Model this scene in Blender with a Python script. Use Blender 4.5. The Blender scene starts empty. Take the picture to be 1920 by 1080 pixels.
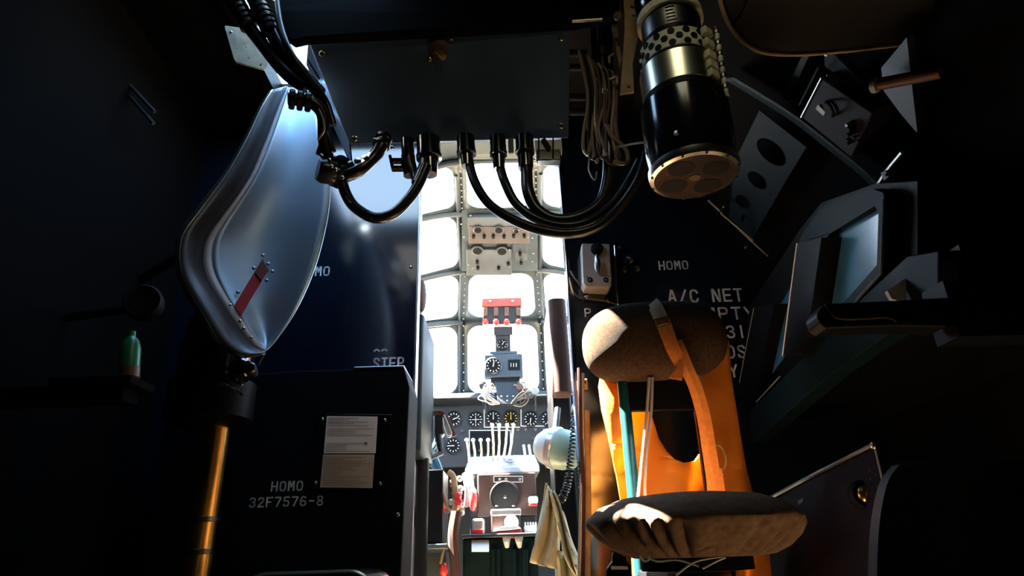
import bpy, bmesh, math, random
from mathutils import Vector, Matrix, noise
from mathutils.geometry import tessellate_polygon
random.seed(7)
sc = bpy.context.scene
COL = sc.collection
# ------------------------------------------------------------------ camera
F = 1200.0
TH, PHI, YAW = math.radians(22.5), math.radians(1.76), math.radians(1.0)
CAM = Vector((0, 0, .5))
f0 = Vector((math.sin(YAW)*math.cos(TH), math.cos(YAW)*math.cos(TH), math.sin(TH)))
r0 = Vector((math.cos(YAW), -math.sin(YAW), 0)); u0 = r0.cross(f0)
RT = math.cos(PHI)*r0 - math.sin(PHI)*u0
UP = math.sin(PHI)*r0 + math.cos(PHI)*u0
cd = bpy.data.cameras.new('camera'); cam = bpy.data.objects.new('camera', cd); COL.objects.link(cam)
cd.sensor_width = 36; cd.lens = 36*F/1920; cd.clip_start = .01; cd.clip_end = 500
mw = Matrix((RT, UP, -f0)).transposed().to_4x4(); mw.translation = CAM
cam.matrix_world = mw; sc.camera = cam
# ------------------------------------------------------------------ sky, sun, exposure
SKY = 14.0
SUN_DIR = Vector((-.64, .10, 1.0)).normalized()
W = bpy.data.worlds.new('sky'); sc.world = W; W.use_nodes = True
nt = W.node_tree; nt.nodes.clear()
o_ = nt.nodes.new('ShaderNodeOutputWorld'); b_ = nt.nodes.new('ShaderNodeBackground')
tc = nt.nodes.new('ShaderNodeTexCoord'); sx = nt.nodes.new('ShaderNodeSeparateXYZ'); cr = nt.nodes.new('ShaderNodeValToRGB')
nt.links.new(tc.outputs['Generated'], sx.inputs[0]); nt.links.new(sx.outputs['Z'], cr.inputs[0])
cr.color_ramp.elements[0].position = 0; cr.color_ramp.elements[0].color = (.85, .93, 1, 1)
cr.color_ramp.elements[1].position = .75; cr.color_ramp.elements[1].color = (.34, .61, 1, 1)
nt.links.new(cr.outputs[0], b_.inputs[0]); b_.inputs[1].default_value = SKY
nt.links.new(b_.outputs[0], o_.inputs[0])
sl = bpy.data.lights.new('sun', 'SUN'); sl.energy = 400; sl.angle = math.radians(.6); sl.color = (1, .93, .80)
so = bpy.data.objects.new('sun', sl); COL.objects.link(so)
so.rotation_euler = SUN_DIR.to_track_quat('Z', 'Y').to_euler(); so.location = (-6, 3, 8)
def portal(name, c, n, up, w, h):
    l = bpy.data.lights.new(name, 'AREA'); l.shape = 'RECTANGLE'; l.size = w; l.size_y = h
    l.cycles.is_portal = True
    o = bpy.data.objects.new(name, l); COL.objects.link(o)
    z = -Vector(n).normalized(); y = Vector(up).normalized(); x = y.cross(z).normalized(); y = z.cross(x)
    m = Matrix((x, y, z)).transposed().to_4x4(); m.translation = Vector(c); o.matrix_world = m
portal('skylight_portal', (-.57, 1.565, 2.13), (0, 0, -1), (0, 1, 0), .54, .81)
_n = Vector((0, -.85, -1.95)).normalized()
portal('canopy_portal', (0, 3.12, 1.86), _n, (0, -1.95, .85), 2.3, 2.2)
portal('aft_dome_portal', (.195, .325, 2.11), (0, 0, -1), (0, 1, 0), .45, .45)
vs = sc.view_settings
vs.view_transform = 'Standard'; vs.look = 'None'; vs.gamma = 1; vs.use_curve_mapping = False; vs.exposure = 0

# ------------------------------------------------------------------ pixel -> direction helpers
def ray(x, y): return f0 + (x-960)/F*RT - (y-540)/F*UP
def at(x, y, Y): d = ray(x, y); return CAM + d*(Y/d.y)
def atx(x, y, X): d = ray(x, y); return CAM + d*(X/d.x)
def atz(x, y, Z): d = ray(x, y); return CAM + d*((Z-CAM.z)/d.z)
def onp(x, y, p0, n): d = ray(x, y); return CAM + d*((Vector(p0)-CAM).dot(n)/d.dot(n))
def mpp(p): return (Vector(p)-CAM).dot(f0)/F

# ------------------------------------------------------------------ materials
M = {}
def mat(name, col, rough=.5, metal=0, spec=.5, noise_amt=.15, scale=30, bump=0, trans=0, coat=0, col2=None, sheen=0):
    m = bpy.data.materials.new(name); m.use_nodes = True; t = m.node_tree
    p = t.nodes['Principled BSDF']
    p.inputs['Roughness'].default_value = rough; p.inputs['Metallic'].default_value = metal
    p.inputs['Specular IOR Level'].default_value = spec
    p.inputs['Coat Weight'].default_value = coat
    if sheen: p.inputs['Sheen Weight'].default_value = sheen
    c = Vector(col)
    c2 = Vector(col2) if col2 else c*(1-noise_amt)
    nz = t.nodes.new('ShaderNodeTexNoise'); nz.inputs['Scale'].default_value = scale; nz.inputs['Detail'].default_value = 5
    tx = t.nodes.new('ShaderNodeTexCoord'); t.links.new(tx.outputs['Object'], nz.inputs['Vector'])
    mx = t.nodes.new('ShaderNodeValToRGB'); t.links.new(nz.outputs['Fac'], mx.inputs[0])
    mx.color_ramp.elements[0].position = .35; mx.color_ramp.elements[1].position = .65
    mx.color_ramp.elements[0].color = (*c2, 1); mx.color_ramp.elements[1].color = (*c, 1)
    t.links.new(mx.outputs[0], p.inputs['Base Color'])
    if bump:
        bp = t.nodes.new('ShaderNodeBump'); bp.inputs['Strength'].default_value = bump; bp.inputs['Distance'].default_value = .004
        n2 = t.nodes.new('ShaderNodeTexNoise'); n2.inputs['Scale'].default_value = scale*8; n2.inputs['Detail'].default_value = 4
        t.links.new(tx.outputs['Object'], n2.inputs['Vector'])
        t.links.new(n2.outputs['Fac'], bp.inputs['Height']); t.links.new(bp.outputs[0], p.inputs['Normal'])
    if trans:
        tr = t.nodes.new('ShaderNodeBsdfTranslucent'); ms = t.nodes.new('ShaderNodeMixShader'); ms.inputs[0].default_value = trans
        t.links.new(mx.outputs[0], tr.inputs[0])
        out = t.nodes['Material Output']
        t.links.new(p.outputs[0], ms.inputs[1]); t.links.new(tr.outputs[0], ms.inputs[2]); t.links.new(ms.outputs[0], out.inputs[0])
    M[name] = m; return m
mat('navy', (.004, .008, .018), .13, spec=1.0, scale=4, noise_amt=.3)
mat('locker_paint', (.0025, .004, .008), .7, spec=.06, scale=4, noise_amt=.3)
mat('black_paint', (.004, .004, .005), .45, scale=20, spec=.07)
mat('black_wall', (.0025, .0025, .003), .9, spec=.05, scale=6)
mat('black_gloss', (.005, .005, .006), .12, scale=20)
mat('rubber', (.010, .009, .009), .28, scale=60)
mat('dark_cloth', (.02, .016, .012), .9, scale=80, bump=.3)
mat('box_paint', (.06, .10, .175), .30, scale=5, noise_amt=.35, spec=.5)
mat('alu', (.55, .57, .60), .30, 1, scale=6, noise_amt=.12)
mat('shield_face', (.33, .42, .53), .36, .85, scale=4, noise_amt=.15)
mat('rim_metal', (.075, .075, .085), .38, .9, scale=12, noise_amt=.3)
mat('gunmetal', (.14, .135, .13), .35, 1, scale=12, noise_amt=.3)
mat('steel_warm', (.62, .56, .44), .28, 1, scale=10, noise_amt=.1)
mat('cream', (.85, .76, .52), .55, scale=30, noise_amt=.35, bump=.1)
mat('tan', (.33, .22, .11), .6, scale=20, noise_amt=.4)
mat('brass', (.75, .42, .10), .28, 1, scale=8, noise_amt=.25)
mat('copper_brown', (.09, .048, .03), .5, scale=25, noise_amt=.4)
mat('screw', (.7, .68, .62), .25, 1)
mat('white_letter', (.62, .64, .66), .6, noise_amt=.15, scale=200)
mat('paper', (.62, .63, .66), .8, noise_amt=.06, scale=20)
mat('paper_old', (.40, .36, .30), .8, noise_amt=.12, scale=20)
mat('ink', (.10, .10, .12), .8)
mat('ink_brown', (.16, .13, .10), .8)
mat('brown_fabric', (.080, .048, .028), .95, spec=.1, scale=120, noise_amt=.4, bump=1.0)
mat('seat_fabric', (.17, .098, .062), .95, spec=.1, scale=60, noise_amt=.35, bump=.3)
mat('orange', (.62, .22, .010), .75, scale=14, noise_amt=.14, bump=.12, trans=.45)
mat('orange_web', (.72, .25, .04), .8, scale=90, noise_amt=.2, bump=.2, trans=.2)
mat('teal_paint', (.003, .04, .048), .4, spec=.3, scale=20, noise_amt=.3)
mat('frame_grey', (.032, .048, .060), .45, scale=8, noise_amt=.2)
mat('cockpit_blue', (.032, .05, .07), .45, scale=10, noise_amt=.2)
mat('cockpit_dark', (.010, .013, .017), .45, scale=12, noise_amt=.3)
mat('cockpit_wall', (.014, .022, .023), .6, scale=8, noise_amt=.3)
mat('panel_grey', (.019, .024, .031), .5, scale=14, noise_amt=.2)
mat('radio_grey', (.058, .044, .037), .5, scale=14, noise_amt=.2)
mat('radio_silver', (.062, .070, .076), .42, .3, scale=14, noise_amt=.2)
mat('red', (.55, .03, .03), .4, noise_amt=.15)
mat('red_dark', (.22, .045, .035), .5, noise_amt=.25)
mat('red_tape', (.52, .02, .05), .45, noise_amt=.1)
mat('red_deep', (.16, .008, .012), .55, noise_amt=.2)
mat('white_paint', (.78, .78, .78), .4, noise_amt=.05)
mat('dial', (.005, .0055, .007), .6, spec=.12)
mat('mark', (.80, .80, .76), .6)
mat('yellow_mark', (.75, .5, .08), .6)
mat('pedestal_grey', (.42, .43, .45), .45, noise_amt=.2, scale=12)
mat('maroon_brown', (.034, .014, .011), .45, noise_amt=.35, scale=8)
mat('mint', (.30, .44, .36), .35, noise_amt=.1)
mat('chrome_white', (.72, .70, .70), .25, .6, noise_amt=.1)
mat('khaki', (.46, .40, .24), .85, noise_amt=.15, scale=12, bump=.1, trans=.15)
mat('brown_leather', (.050, .022, .017), .75, spec=.2, noise_amt=.25, scale=14)
mat('blue_hose', (.05, .16, .26), .35)
mat('tan_wire', (.27, .20, .13), .5)
mat('grey_wire', (.30, .29, .27), .45)
mat('dark_green', (.003, .011, .013), .5, spec=.08, noise_amt=.3)
mat('green_bottle', (.01, .16, .05), .35)
mat('orange_tan', (.12, .045, .02), .5)
mat('olive_pan', (.008, .007, .004), .6, spec=.2, noise_amt=.3)
mat('grey_green', (.003, .007, .010), .55, spec=.08, noise_amt=.15, scale=6)
mat('sky_tinted_glass', (.045, .19, .31), .16, spec=1.0, scale=5, noise_amt=.4)  # blue of the reflected sky put into the base colour
mat('console_grey', (.010, .010, .015), .55, spec=.08, noise_amt=.3, scale=14)
mat('lip_grey', (.42, .45, .52), .5, noise_amt=.15)
mat('webbing', (.50, .36, .22), .85, noise_amt=.15, scale=90)
mat('switch_grey', (.33, .32, .31), .5, noise_amt=.15)
mat('lens', (.035, .028, .024), .15, noise_amt=.2)
mat('ground', (.50, .37, .20), .9, scale=.8, noise_amt=.2)
mat('floor', (.20, .14, .075), .6, scale=10, noise_amt=.3)  # unseen floor, coloured warm to bounce light up under the seat
mat('purple_plastic', (.02, .012, .06), .3)
# window glass: thin clear sheet, mostly straight-through with a faint sheen
g = bpy.data.materials.new('window_glass'); g.use_nodes = True; t = g.node_tree
for n_ in list(t.nodes):
    if n_.type == 'BSDF_PRINCIPLED': t.nodes.remove(n_)
a_ = t.nodes.new('ShaderNodeBsdfTransparent'); a_.inputs[0].default_value = (.93, .95, .95, 1)
c_ = t.nodes.new('ShaderNodeBsdfGlossy'); c_.inputs['Roughness'].default_value = .03
x_ = t.nodes.new('ShaderNodeMixShader'); x_.inputs[0].default_value = .04
t.links.new(a_.outputs[0], x_.inputs[1]); t.links.new(c_.outputs[0], x_.inputs[2])
t.links.new(x_.outputs[0], t.nodes['Material Output'].inputs[0]); M['glass'] = g

g2 = g.copy(); g2.name = 'amber_glass'; M['amber_glass'] = g2
for n_ in g2.node_tree.nodes:
    if n_.type == 'BSDF_TRANSPARENT': n_.inputs[0].default_value = (1, .80, .54, 1)
# ------------------------------------------------------------------ mesh helpers
def smooth_path(pts, sub=6):
    pts = [Vector(p) for p in pts]
    if len(pts) < 3: return pts
    out = []
    for i in range(len(pts)-1):
        p0 = pts[max(i-1, 0)]; p1 = pts[i]; p2 = pts[i+1]; p3 = pts[min(i+2, len(pts)-1)]
        for k in range(sub):
            s = k/sub
            out.append(.5*((2*p1)+(p2-p0)*s+(2*p0-5*p1+4*p2-p3)*s*s+(3*p1-p0-3*p2+p3)*s**3))
    out.append(pts[-1]); return out
def basis(d):
    d = Vector(d).normalized(); a = Vector((0, 0, 1)) if abs(d.z) < .9 else Vector((1, 0, 0))
    x = d.cross(a).normalized(); y = d.cross(x).normalized(); return x, y, d
class MB:
    def __init__(s): s.v = []; s.f = []
    def add(s, vs_, fs): k = len(s.v); s.v += [Vector(q) for q in vs_]; s.f += [tuple(i+k for i in f) for f in fs]; return s
    def box(s, lo, hi, m=None):
        a, b = lo, hi
        q = [Vector((x, y, z)) for x in (a[0], b[0]) for y in (a[1], b[1]) for z in (a[2], b[2])]
        if m: q = [m @ w for w in q]
        return s.add(q, [(0, 1, 3, 2), (4, 6, 7, 5), (0, 4, 5, 1), (2, 3, 7, 6), (0, 2, 6, 4), (1, 5, 7, 3)])
    def prism(s, poly, off):
        off = Vector(off); n = len(poly); a = [Vector(p) for p in poly]; b = [p+off for p in a]
        return s.add(a+b, [tuple(range(n)), tuple(range(2*n-1, n-1, -1))] + [(i, (i+1) % n, n+(i+1) % n, n+i) for i in range(n)])
    def plate(s, outer, holes, off):
        """flat plate with holes, thickness vector off"""
        off = Vector(off); loops = [[Vector(p) for p in outer]] + [[Vector(p) for p in h] for h in holes]
        flat = [p for l in loops for p in l]; tri = tessellate_polygon(loops); n = len(flat)
        fs = [tuple(q) for q in tri] + [tuple(n+i for i in reversed(q)) for q in tri]
        k = 0
        for l in loops:
            m_ = len(l)
            fs += [(k+i, k+(i+1) % m_, n+k+(i+1) % m_, n+k+i) for i in range(m_)]; k += m_
        return s.add(flat+[p+off for p in flat], fs)
    def tube(s, pts, r, n=10, closed=False, caps=True):
        pts = [Vector(p) for p in pts]; L = len(pts); vs_ = []; prev = None
        for i, p in enumerate(pts):
            if closed: d = pts[(i+1) % L]-pts[i-1]
            else: d = pts[min(i+1, L-1)]-pts[max(i-1, 0)]
            if d.length < 1e-9: d = Vector((0, 0, 1))
            d.normalize()
            if prev is None: x, y, _ = basis(d)
            else: x = (prev-d*prev.dot(d)).normalized(); y = d.cross(x)
            prev = x
            rr = r(i/(L-1)) if callable(r) else r
            for k in range(n):
                a = 2*math.pi*k/n; vs_.append(p+(x*math.cos(a)+y*math.sin(a))*rr)
        fs = []
        for i in range(L if closed else L-1):
            for k in range(n):
                j = (i+1) % L; fs.append((i*n+k, i*n+(k+1) % n, j*n+(k+1) % n, j*n+k))
        if caps and not closed: fs += [tuple(range(n-1, -1, -1)), tuple((L-1)*n+k for k in range(n))]
        return s.add(vs_, fs)
    def cyl(s, p0, p1, r, n=20, r1=None):
        return s.tube([p0, p1], (lambda q: r+(r1-r)*q) if r1 is not None else r, n)
    def lathe(s, o, axis, prof, n=32, mod=None, caps=True):
        """prof: (radius, height along axis)"""
        x, y, d = basis(axis); o = Vector(o); vs_ = []; L = len(prof)
        for i, (r, h) in enumerate(prof):
            for k in range(n):
                a = 2*math.pi*k/n; rr, hh = (mod(i, a, r, h) if mod else (r, h))
                vs_.append(o+d*hh+(x*math.cos(a)+y*math.sin(a))*rr)
        fs = [(i*n+k, i*n+(k+1) % n, (i+1)*n+(k+1) % n, (i+1)*n+k) for i in range(L-1) for k in range(n)]
        if caps: fs += [tuple(range(n-1, -1, -1)), tuple((L-1)*n+k for k in range(n))]
        return s.add(vs_, fs)
    def sphere(s, c, r, n=12, sc_=(1, 1, 1)):
        c = Vector(c); vs_ = []; fs = []; m_ = max(4, n//2)
        for i in range(m_+1):
            th = math.pi*i/m_
            for k in range(n):
                a = 2*math.pi*k/n
                vs_.append(c+Vector((r*sc_[0]*math.sin(th)*math.cos(a), r*sc_[1]*math.sin(th)*math.sin(a), r*sc_[2]*math.cos(th))))
        fs = [(i*n+k, (i+1)*n+k, (i+1)*n+(k+1) % n, i*n+(k+1) % n) for i in range(m_) for k in range(n)]
        return s.add(vs_, fs)
    def sheet(s, rows):
        R, C_ = len(rows), len(rows[0])
        return s.add([p for r in rows for p in r], [(i*C_+k, i*C_+k+1, (i+1)*C_+k+1, (i+1)*C_+k) for i in range(R-1) for k in range(C_-1)])
    def build(s, name, m, parent=None, smooth=35, bevel=0, solid=0, subsurf=0, label=None):
        me = bpy.data.meshes.new(name); me.from_pydata([tuple(q) for q in s.v], [], s.f)
        bm = bmesh.new(); bm.from_mesh(me)
        bmesh.ops.remove_doubles(bm, verts=bm.verts, dist=1e-6)
        bmesh.ops.recalc_face_normals(bm, faces=bm.faces); bm.to_mesh(me); bm.free()
        me.materials.append(M[m])
        if smooth:
            me.polygons.foreach_set('use_smooth', [True]*len(me.polygons)); me.set_sharp_from_angle(angle=math.radians(smooth))
        o = bpy.data.objects.new(name, me); COL.objects.link(o)
        if solid: q = o.modifiers.new('solid', 'SOLIDIFY'); q.thickness = solid; q.offset = 0
        if bevel: q = o.modifiers.new('bevel', 'BEVEL'); q.width = bevel; q.segments = 2; q.limit_method = 'ANGLE'
        if subsurf: q = o.modifiers.new('sub', 'SUBSURF'); q.levels = subsurf; q.render_levels = subsurf
        if parent: attach(o, parent)
        if label: o['label'] = label
        return o
def wloc(o):
    p = Vector(o.location)
    return p+wloc(o.parent) if o.parent and o.get('_abs') is None else p
ORG = {}
def attach(o, parent):
    o.parent = parent
    o.matrix_parent_inverse = Matrix.Translation(-ORG.get(parent.name, Vector((0, 0, 0))))
def thing(name, loc, label, cat, group=None):
    o = bpy.data.objects.new(name, None); COL.objects.link(o); o.location = loc; ORG[o.name] = Vector(loc)
    o.empty_display_size = .05
    return tag(o, label, cat, group)
def tag(o, label, cat, group=None):
    o['label'] = label; o['category'] = cat
    if group: o['group'] = group
    return o
def struct(o, label=None):
    o['kind'] = 'structure'
    if label: o['label'] = label
    return o
def pbox(mb, x0, y0, x1, y1, Y, dep):
    """axis-aligned box whose front (at depth Y) covers the pixel rectangle"""
    cx, cy = (x0+x1)/2, (y0+y1)/2
    a, b = at(x0, cy, Y), at(x1, cy, Y); t_, b2 = at(cx, y0, Y), at(cx, y1, Y)
    return mb.box((a.x, Y, b2.z), (b.x, Y+dep, t_.z))
def disc(mb, c, n, r, h, k=20): return mb.cyl(Vector(c), Vector(c)+Vector(n).normalized()*h, r, k)
def circle(c, r, n, k=20, ry=None):
    x, y, _ = basis(n); c = Vector(c)
    return [c+x*math.cos(2*math.pi*i/k)*r+y*math.sin(2*math.pi*i/k)*(ry or r) for i in range(k)]
def rrect(x0, z0, x1, z1, r, k=5):
    out = []
    for cx, cz, a0 in ((x1-r, z1-r, 0), (x0+r, z1-r, 90), (x0+r, z0+r, 180), (x1-r, z0+r, 270)):
        for i in range(k+1):
            a = math.radians(a0+90*i/k); out.append((cx+r*math.cos(a), cz+r*math.sin(a)))
    return out
_screw = None
def screw(p, n, r, parent, m='screw', name='screw'):
    mb = MB(); n = Vector(n).normalized(); p = Vector(p)
    mb.lathe(p, n, [(r, 0), (r*.95, r*.35), (r*.6, r*.6), (r*.05, r*.65)], 12)
    return mb.build(name, m, parent)
SEG = {
 'H': [[(0, 0), (0, 1)], [(.6, 0), (.6, 1)], [(.1, .5), (.5, .5)]],
 'O': [[(.24, 0), (.07, .08), (0, .25), (0, .75), (.07, .92), (.24, 1)], [(.36, 0), (.53, .08), (.6, .25), (.6, .75), (.53, .92), (.36, 1)]],
 'M': [[(0, 0), (0, 1)], [(.1, 1), (.3, .4)], [(.34, .5), (.5, 1)], [(.6, 0), (.6, 1)]],
 'S': [[(.6, .78), (.54, .93), (.38, 1)], [(.24, 1), (.07, .93), (.02, .77), (.12, .6), (.46, .42), (.58, .25), (.53, .08), (.36, 0)], [(.24, 0), (.06, .07), (0, .22)]],
 'T': [[(0, 1), (.6, 1)], [(.3, .86), (.3, 0)]],
 'E': [[(0, 0), (0, 1)], [(.14, 1), (.6, 1)], [(.14, .5), (.5, .5)], [(.14, 0), (.6, 0)]],
 'P': [[(0, 0), (0, 1)], [(.14, 1), (.42, 1), (.58, .9), (.6, .72), (.55, .56), (.4, .47), (.14, .47)]],
 'A': [[(0, 0), (.26, 1)], [(.34, 1), (.6, 0)], [(.2, .35), (.42, .35)]],
 '/': [[(.05, 0), (.55, 1)]],
 'C': [[(.6, .75), (.54, .92), (.38, 1)], [(.24, 1), (.07, .92), (0, .75), (0, .25), (.07, .08), (.24, 0)], [(.38, 0), (.54, .08), (.6, .25)]],
 'N': [[(0, 0), (0, 1)], [(.1, 1), (.5, 0)], [(.6, 0), (.6, 1)]],
 'Y': [[(0, 1), (.26, .5)], [(.6, 1), (.34, .5)], [(.3, .42), (.3, 0)]],
 'D': [[(0, 0), (0, 1)], [(.14, 1), (.38, 1), (.55, .88), (.6, .7), (.6, .3), (.55, .12), (.38, 0), (.14, 0)]],
 '1': [[(.3, 0), (.3, 1)]],
 '2': [[(0, .78), (.07, .94), (.24, 1)], [(.36, 1), (.54, .92), (.58, .75), (.5, .58), (.06, .1)], [(0, 0), (.6, 0)]],
 '3': [[(0, .82), (.1, .96), (.24, 1)], [(.36, 1), (.55, .9), (.57, .7), (.46, .54), (.26, .52)], [(.5, .46), (.6, .28), (.54, .08), (.36, 0)], [(.24, 0), (.08, .05), (0, .2)]],
 '5': [[(.08, 1), (.58, 1)], [(.06, .9), (.04, .55), (.36, .6), (.55, .48), (.6, .28), (.52, .08), (.34, 0)], [(.22, 0), (.07, .06), (0, .2)]],
 '6': [[(.55, .9), (.38, 1)], [(.24, 1), (.07, .88), (0, .6), (0, .25), (.08, .06), (.24, 0)], [(.36, 0), (.54, .08), (.6, .28), (.53, .48), (.34, .56), (.12, .5)]],
 '7': [[(0, 1), (.6, 1)], [(.58, .86), (.22, 0)]],
 '8': [[(.24, 1), (.08, .94), (.03, .78), (.10, .62), (.26, .53)], [(.36, 1), (.52, .94), (.57, .78), (.50, .62), (.34, .53)], [(.24, .47), (.05, .38), (0, .22), (.06, .06), (.24, 0)], [(.36, .47), (.55, .38), (.6, .22), (.54, .06), (.36, 0)]],
 'F': [[(0, 0), (0, 1)], [(.14, 1), (.6, 1)], [(.14, .5), (.45, .5)]],
 '-': [[(.08, .5), (.52, .5)]], '^': [[(0, .3), (.3, .8)], [(.3, .8), (.6, .3)]], ' ': [],
}
def stencil(text, x0, y0, x1, y1, Y, parent, w=.14, m='white_letter', name='stencil_lettering', label=None):
    """stencilled paint on the plane at depth Y, filling the pixel rectangle"""
    cx, cy = (x0+x1)/2, (y0+y1)/2
    X0, X1 = at(x0, cy, Y).x, at(x1, cy, Y).x; Z1, Z0 = at(cx, y0, Y).z, at(cx, y1, Y).z
    H = Z1-Z0; n = len(text); adv = (X1-X0)/(n-1+.75) if n > 1 else (X1-X0)/.75; cw = adv*.75/.74
    mb = MB(); t_ = w*H/2
    for i, ch in enumerate(text):
        for pl in SEG[ch]:
            q = [Vector((X0+i*adv+.07*cw+px_*cw, Y-.0012, Z0+t_+pz*(H-2*t_))) for px_, pz in pl]
            for a, b in zip(q, q[1:]):
                d = (b-a).normalized(); s = Vector((-d.z, 0, d.x))*t_; e = d*t_*(.55 if len(q) > 2 else .9)
                if len(q) == 2: e = d*t_*.9
                mb.prism([a-e-s, b+e-s, b+e+s, a-e+s], (0, .001, 0))
    return mb.build(name, m, parent, smooth=0, label=label)

# ================================================================== STRUCTURE
BK = 2.10            # bulkhead plane (aft face)
DL, DR = -.30, .242  # doorway edges
CZ = 2.10            # cabin ceiling
g_ = MB().box((-30, -30, -1.45), (30, 30, -1.40)).build('ground', 'ground'); struct(g_, 'pale sunlit apron below the aircraft')
fl = MB()
for lo, hi in (((-1.2, -1.65, -.04), (1.2, 4.3, 0)), ):
    fl.box(lo, hi)
struct(fl.build('floor', 'floor', smooth=0), 'unseen cabin floor, warm tan to bounce light')
WX0, WX1, WY0, WY1 = -.84, -.30, 1.16, 1.97   # skylight
AX0, AX1, AY0, AY1 = -.08, .47, .05, .60   # unseen ceiling window, assumed and tinted amber to give warm light
ce = MB()
for lo, hi in (((-1.2, -1.65, CZ), (1.2, AY0, CZ+.05)), ((-1.2, AY0, CZ), (AX0, AY1, CZ+.05)), ((AX1, AY0, CZ), (1.2, AY1, CZ+.05)), ((-1.2, AY1, CZ), (1.2, WY0, CZ+.05)), ((-1.2, WY0, CZ), (WX0, WY1, CZ+.05)), ((WX1, WY0, CZ), (1.2, WY1, CZ+.05)), ((-1.2, WY1, CZ), (1.2, BK+.05, CZ+.05))):
    ce.box(lo, hi)
struct(ce.build('ceiling', 'black_wall', smooth=0), 'black cabin ceiling with a skylight on the left')
w1 = bpy.data.objects.new('window_1', None); COL.objects.link(w1); w1.location = (-.55, 1.56, CZ); ORG['window_1'] = Vector(w1.location); struct(w1, 'bright skylight above the bent shield')
wf = MB()
for lo, hi in (((WX0, WY0, CZ-.02), (WX0+.03, WY1, CZ+.06)), ((WX1-.03, WY0, CZ-.02), (WX1, WY1, CZ+.06)), ((WX0, WY0, CZ-.02), (WX1, WY0+.03, CZ+.06)), ((WX0, WY1-.03, CZ-.02), (WX1, WY1, CZ+.06))):
    wf.box(lo, hi)
wf.build('window_frame', 'black_paint', w1, smooth=0)
MB().box((WX0+.03, WY0+.03, CZ+.02), (WX1-.03, WY1-.03, CZ+.024)).build('pane', 'glass', w1, smooth=0)
w3 = bpy.data.objects.new('assumed_window', None); COL.objects.link(w3); w3.location = ((AX0+AX1)/2, (AY0+AY1)/2, CZ); ORG['assumed_window'] = Vector(w3.location); struct(w3, 'unseen amber dome window assumed overhead for the warm light')
MB().plate([(AX0, AY0, CZ-.01), (AX1, AY0, CZ-.01), (AX1, AY1, CZ-.01), (AX0, AY1, CZ-.01)], [[(x, y, CZ-.01) for x, y in rrect(AX0+.05, AY0+.05, AX1-.05, AY1-.05, .2, 8)]], (0, 0, .06)).build('window_frame', 'black_paint', w3, smooth=0)
cxa, cya, ra = (AX0+AX1)/2, (AY0+AY1)/2, .24
MB().lathe((cxa, cya, CZ+.02), (0, 0, 1), [(ra*math.cos(t*.19), ra*.5*math.sin(t*.19)) for t in range(9)], 28).build('pane', 'amber_glass', w3)
struct(MB().box((-1.25, -1.65, -.04), (-1.15, BK, CZ+.05)).build('wall_left', 'black_wall', smooth=0), 'black cabin side wall on the left')
# right wall with an inclined upper part
SP0, SPD = Vector((.95, 0, 1.25)), Vector((-.4, 0, .8)).normalized()
SPN = Vector((SPD.z, 0, -SPD.x)).normalized()
wr = MB().prism([(1.15, -1.65, -.04), (1.15, -1.65, .85), (.525, -1.65, 2.1), (.9, -1.65, 2.15), (1.3, -1.65, 2.15), (1.3, -1.65, -.04)], (0, 3.75, 0))
struct(wr.build('wall_right', 'black_wall', smooth=0), 'black cabin wall on the right leaning inward above')
struct(MB().box((-1.25, -1.70, -.04), (1.3, -1.65, CZ+.05)).build('wall_rear', 'black_wall', smooth=0), 'dark rear wall of the cabin')
# bulkhead
bl = struct(MB().box((-1.2, BK, 0), (DL, BK+.03, CZ+.05)).build('wall_front_left', 'navy', smooth=0), 'glossy navy bulkhead left of the doorway')
br = struct(MB().box((DR, BK, 0), (1.2, BK+.03, CZ+.05)).build('wall_front_right', 'navy', smooth=0), 'glossy navy bulkhead right of the doorway')
struct(MB().box((DL, BK, 2.03), (DR, BK+.03, CZ+.10)).build('wall_front_header', 'black_wall', smooth=0), 'narrow dark header above the cockpit doorway')
j1 = MB(); j1.box((DL-.004, BK-.006, 0), (DL+.005, BK+.05, 2.03))
struct(j1.build('trim_1', 'alu', smooth=0, bevel=.003), 'bare metal edge of the doorway on the left')
j2 = MB(); j2.box((DR-.010, BK-.004, 0), (DR+.004, BK+.05, 2.03))
struct(j2.build('trim_2', 'navy', smooth=0, bevel=.003), 'dark painted edge of the doorway on the right')
stencil('HOMO', 561, 500, 618, 518, BK, bl, label='white stencilled HOMO partly behind the bent shield')
stencil('STEP', 700, 670, 757, 692, BK, bl, label='white stencilled STEP above the locker')
stencil('^^', 701, 652, 726, 661, BK, bl, w=.3)
stencil('HOMO', 1235, 489, 1290, 506, BK, br, label='white stencilled HOMO')
stencil('A/C NET', 1252, 542, 1392, 567, BK, br, label='white stencilled A/C NET')
stencil('EMPTY', 1298, 576, 1414, 600, BK, br, label='white stencilled EMPTY')
stencil('31', 1362, 610, 1398, 634, BK, br, label='white stencilled figures')
stencil('DS', 1362, 647, 1398, 672, BK, br, label='white stencilled letters')
stencil('Y', 1367, 683, 1383, 708, BK, br, label='white stencilled letter')
stencil('E', 1143, 391, 1156, 403, BK, br)
stencil('P', 1096, 578, 1108, 595, BK, br)
for x, y in ((771, 501), (757, 508)): 
    if x == 771: screw(at(x, y, BK), (0, -1, 0), .006, bl, name='rivet')
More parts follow.
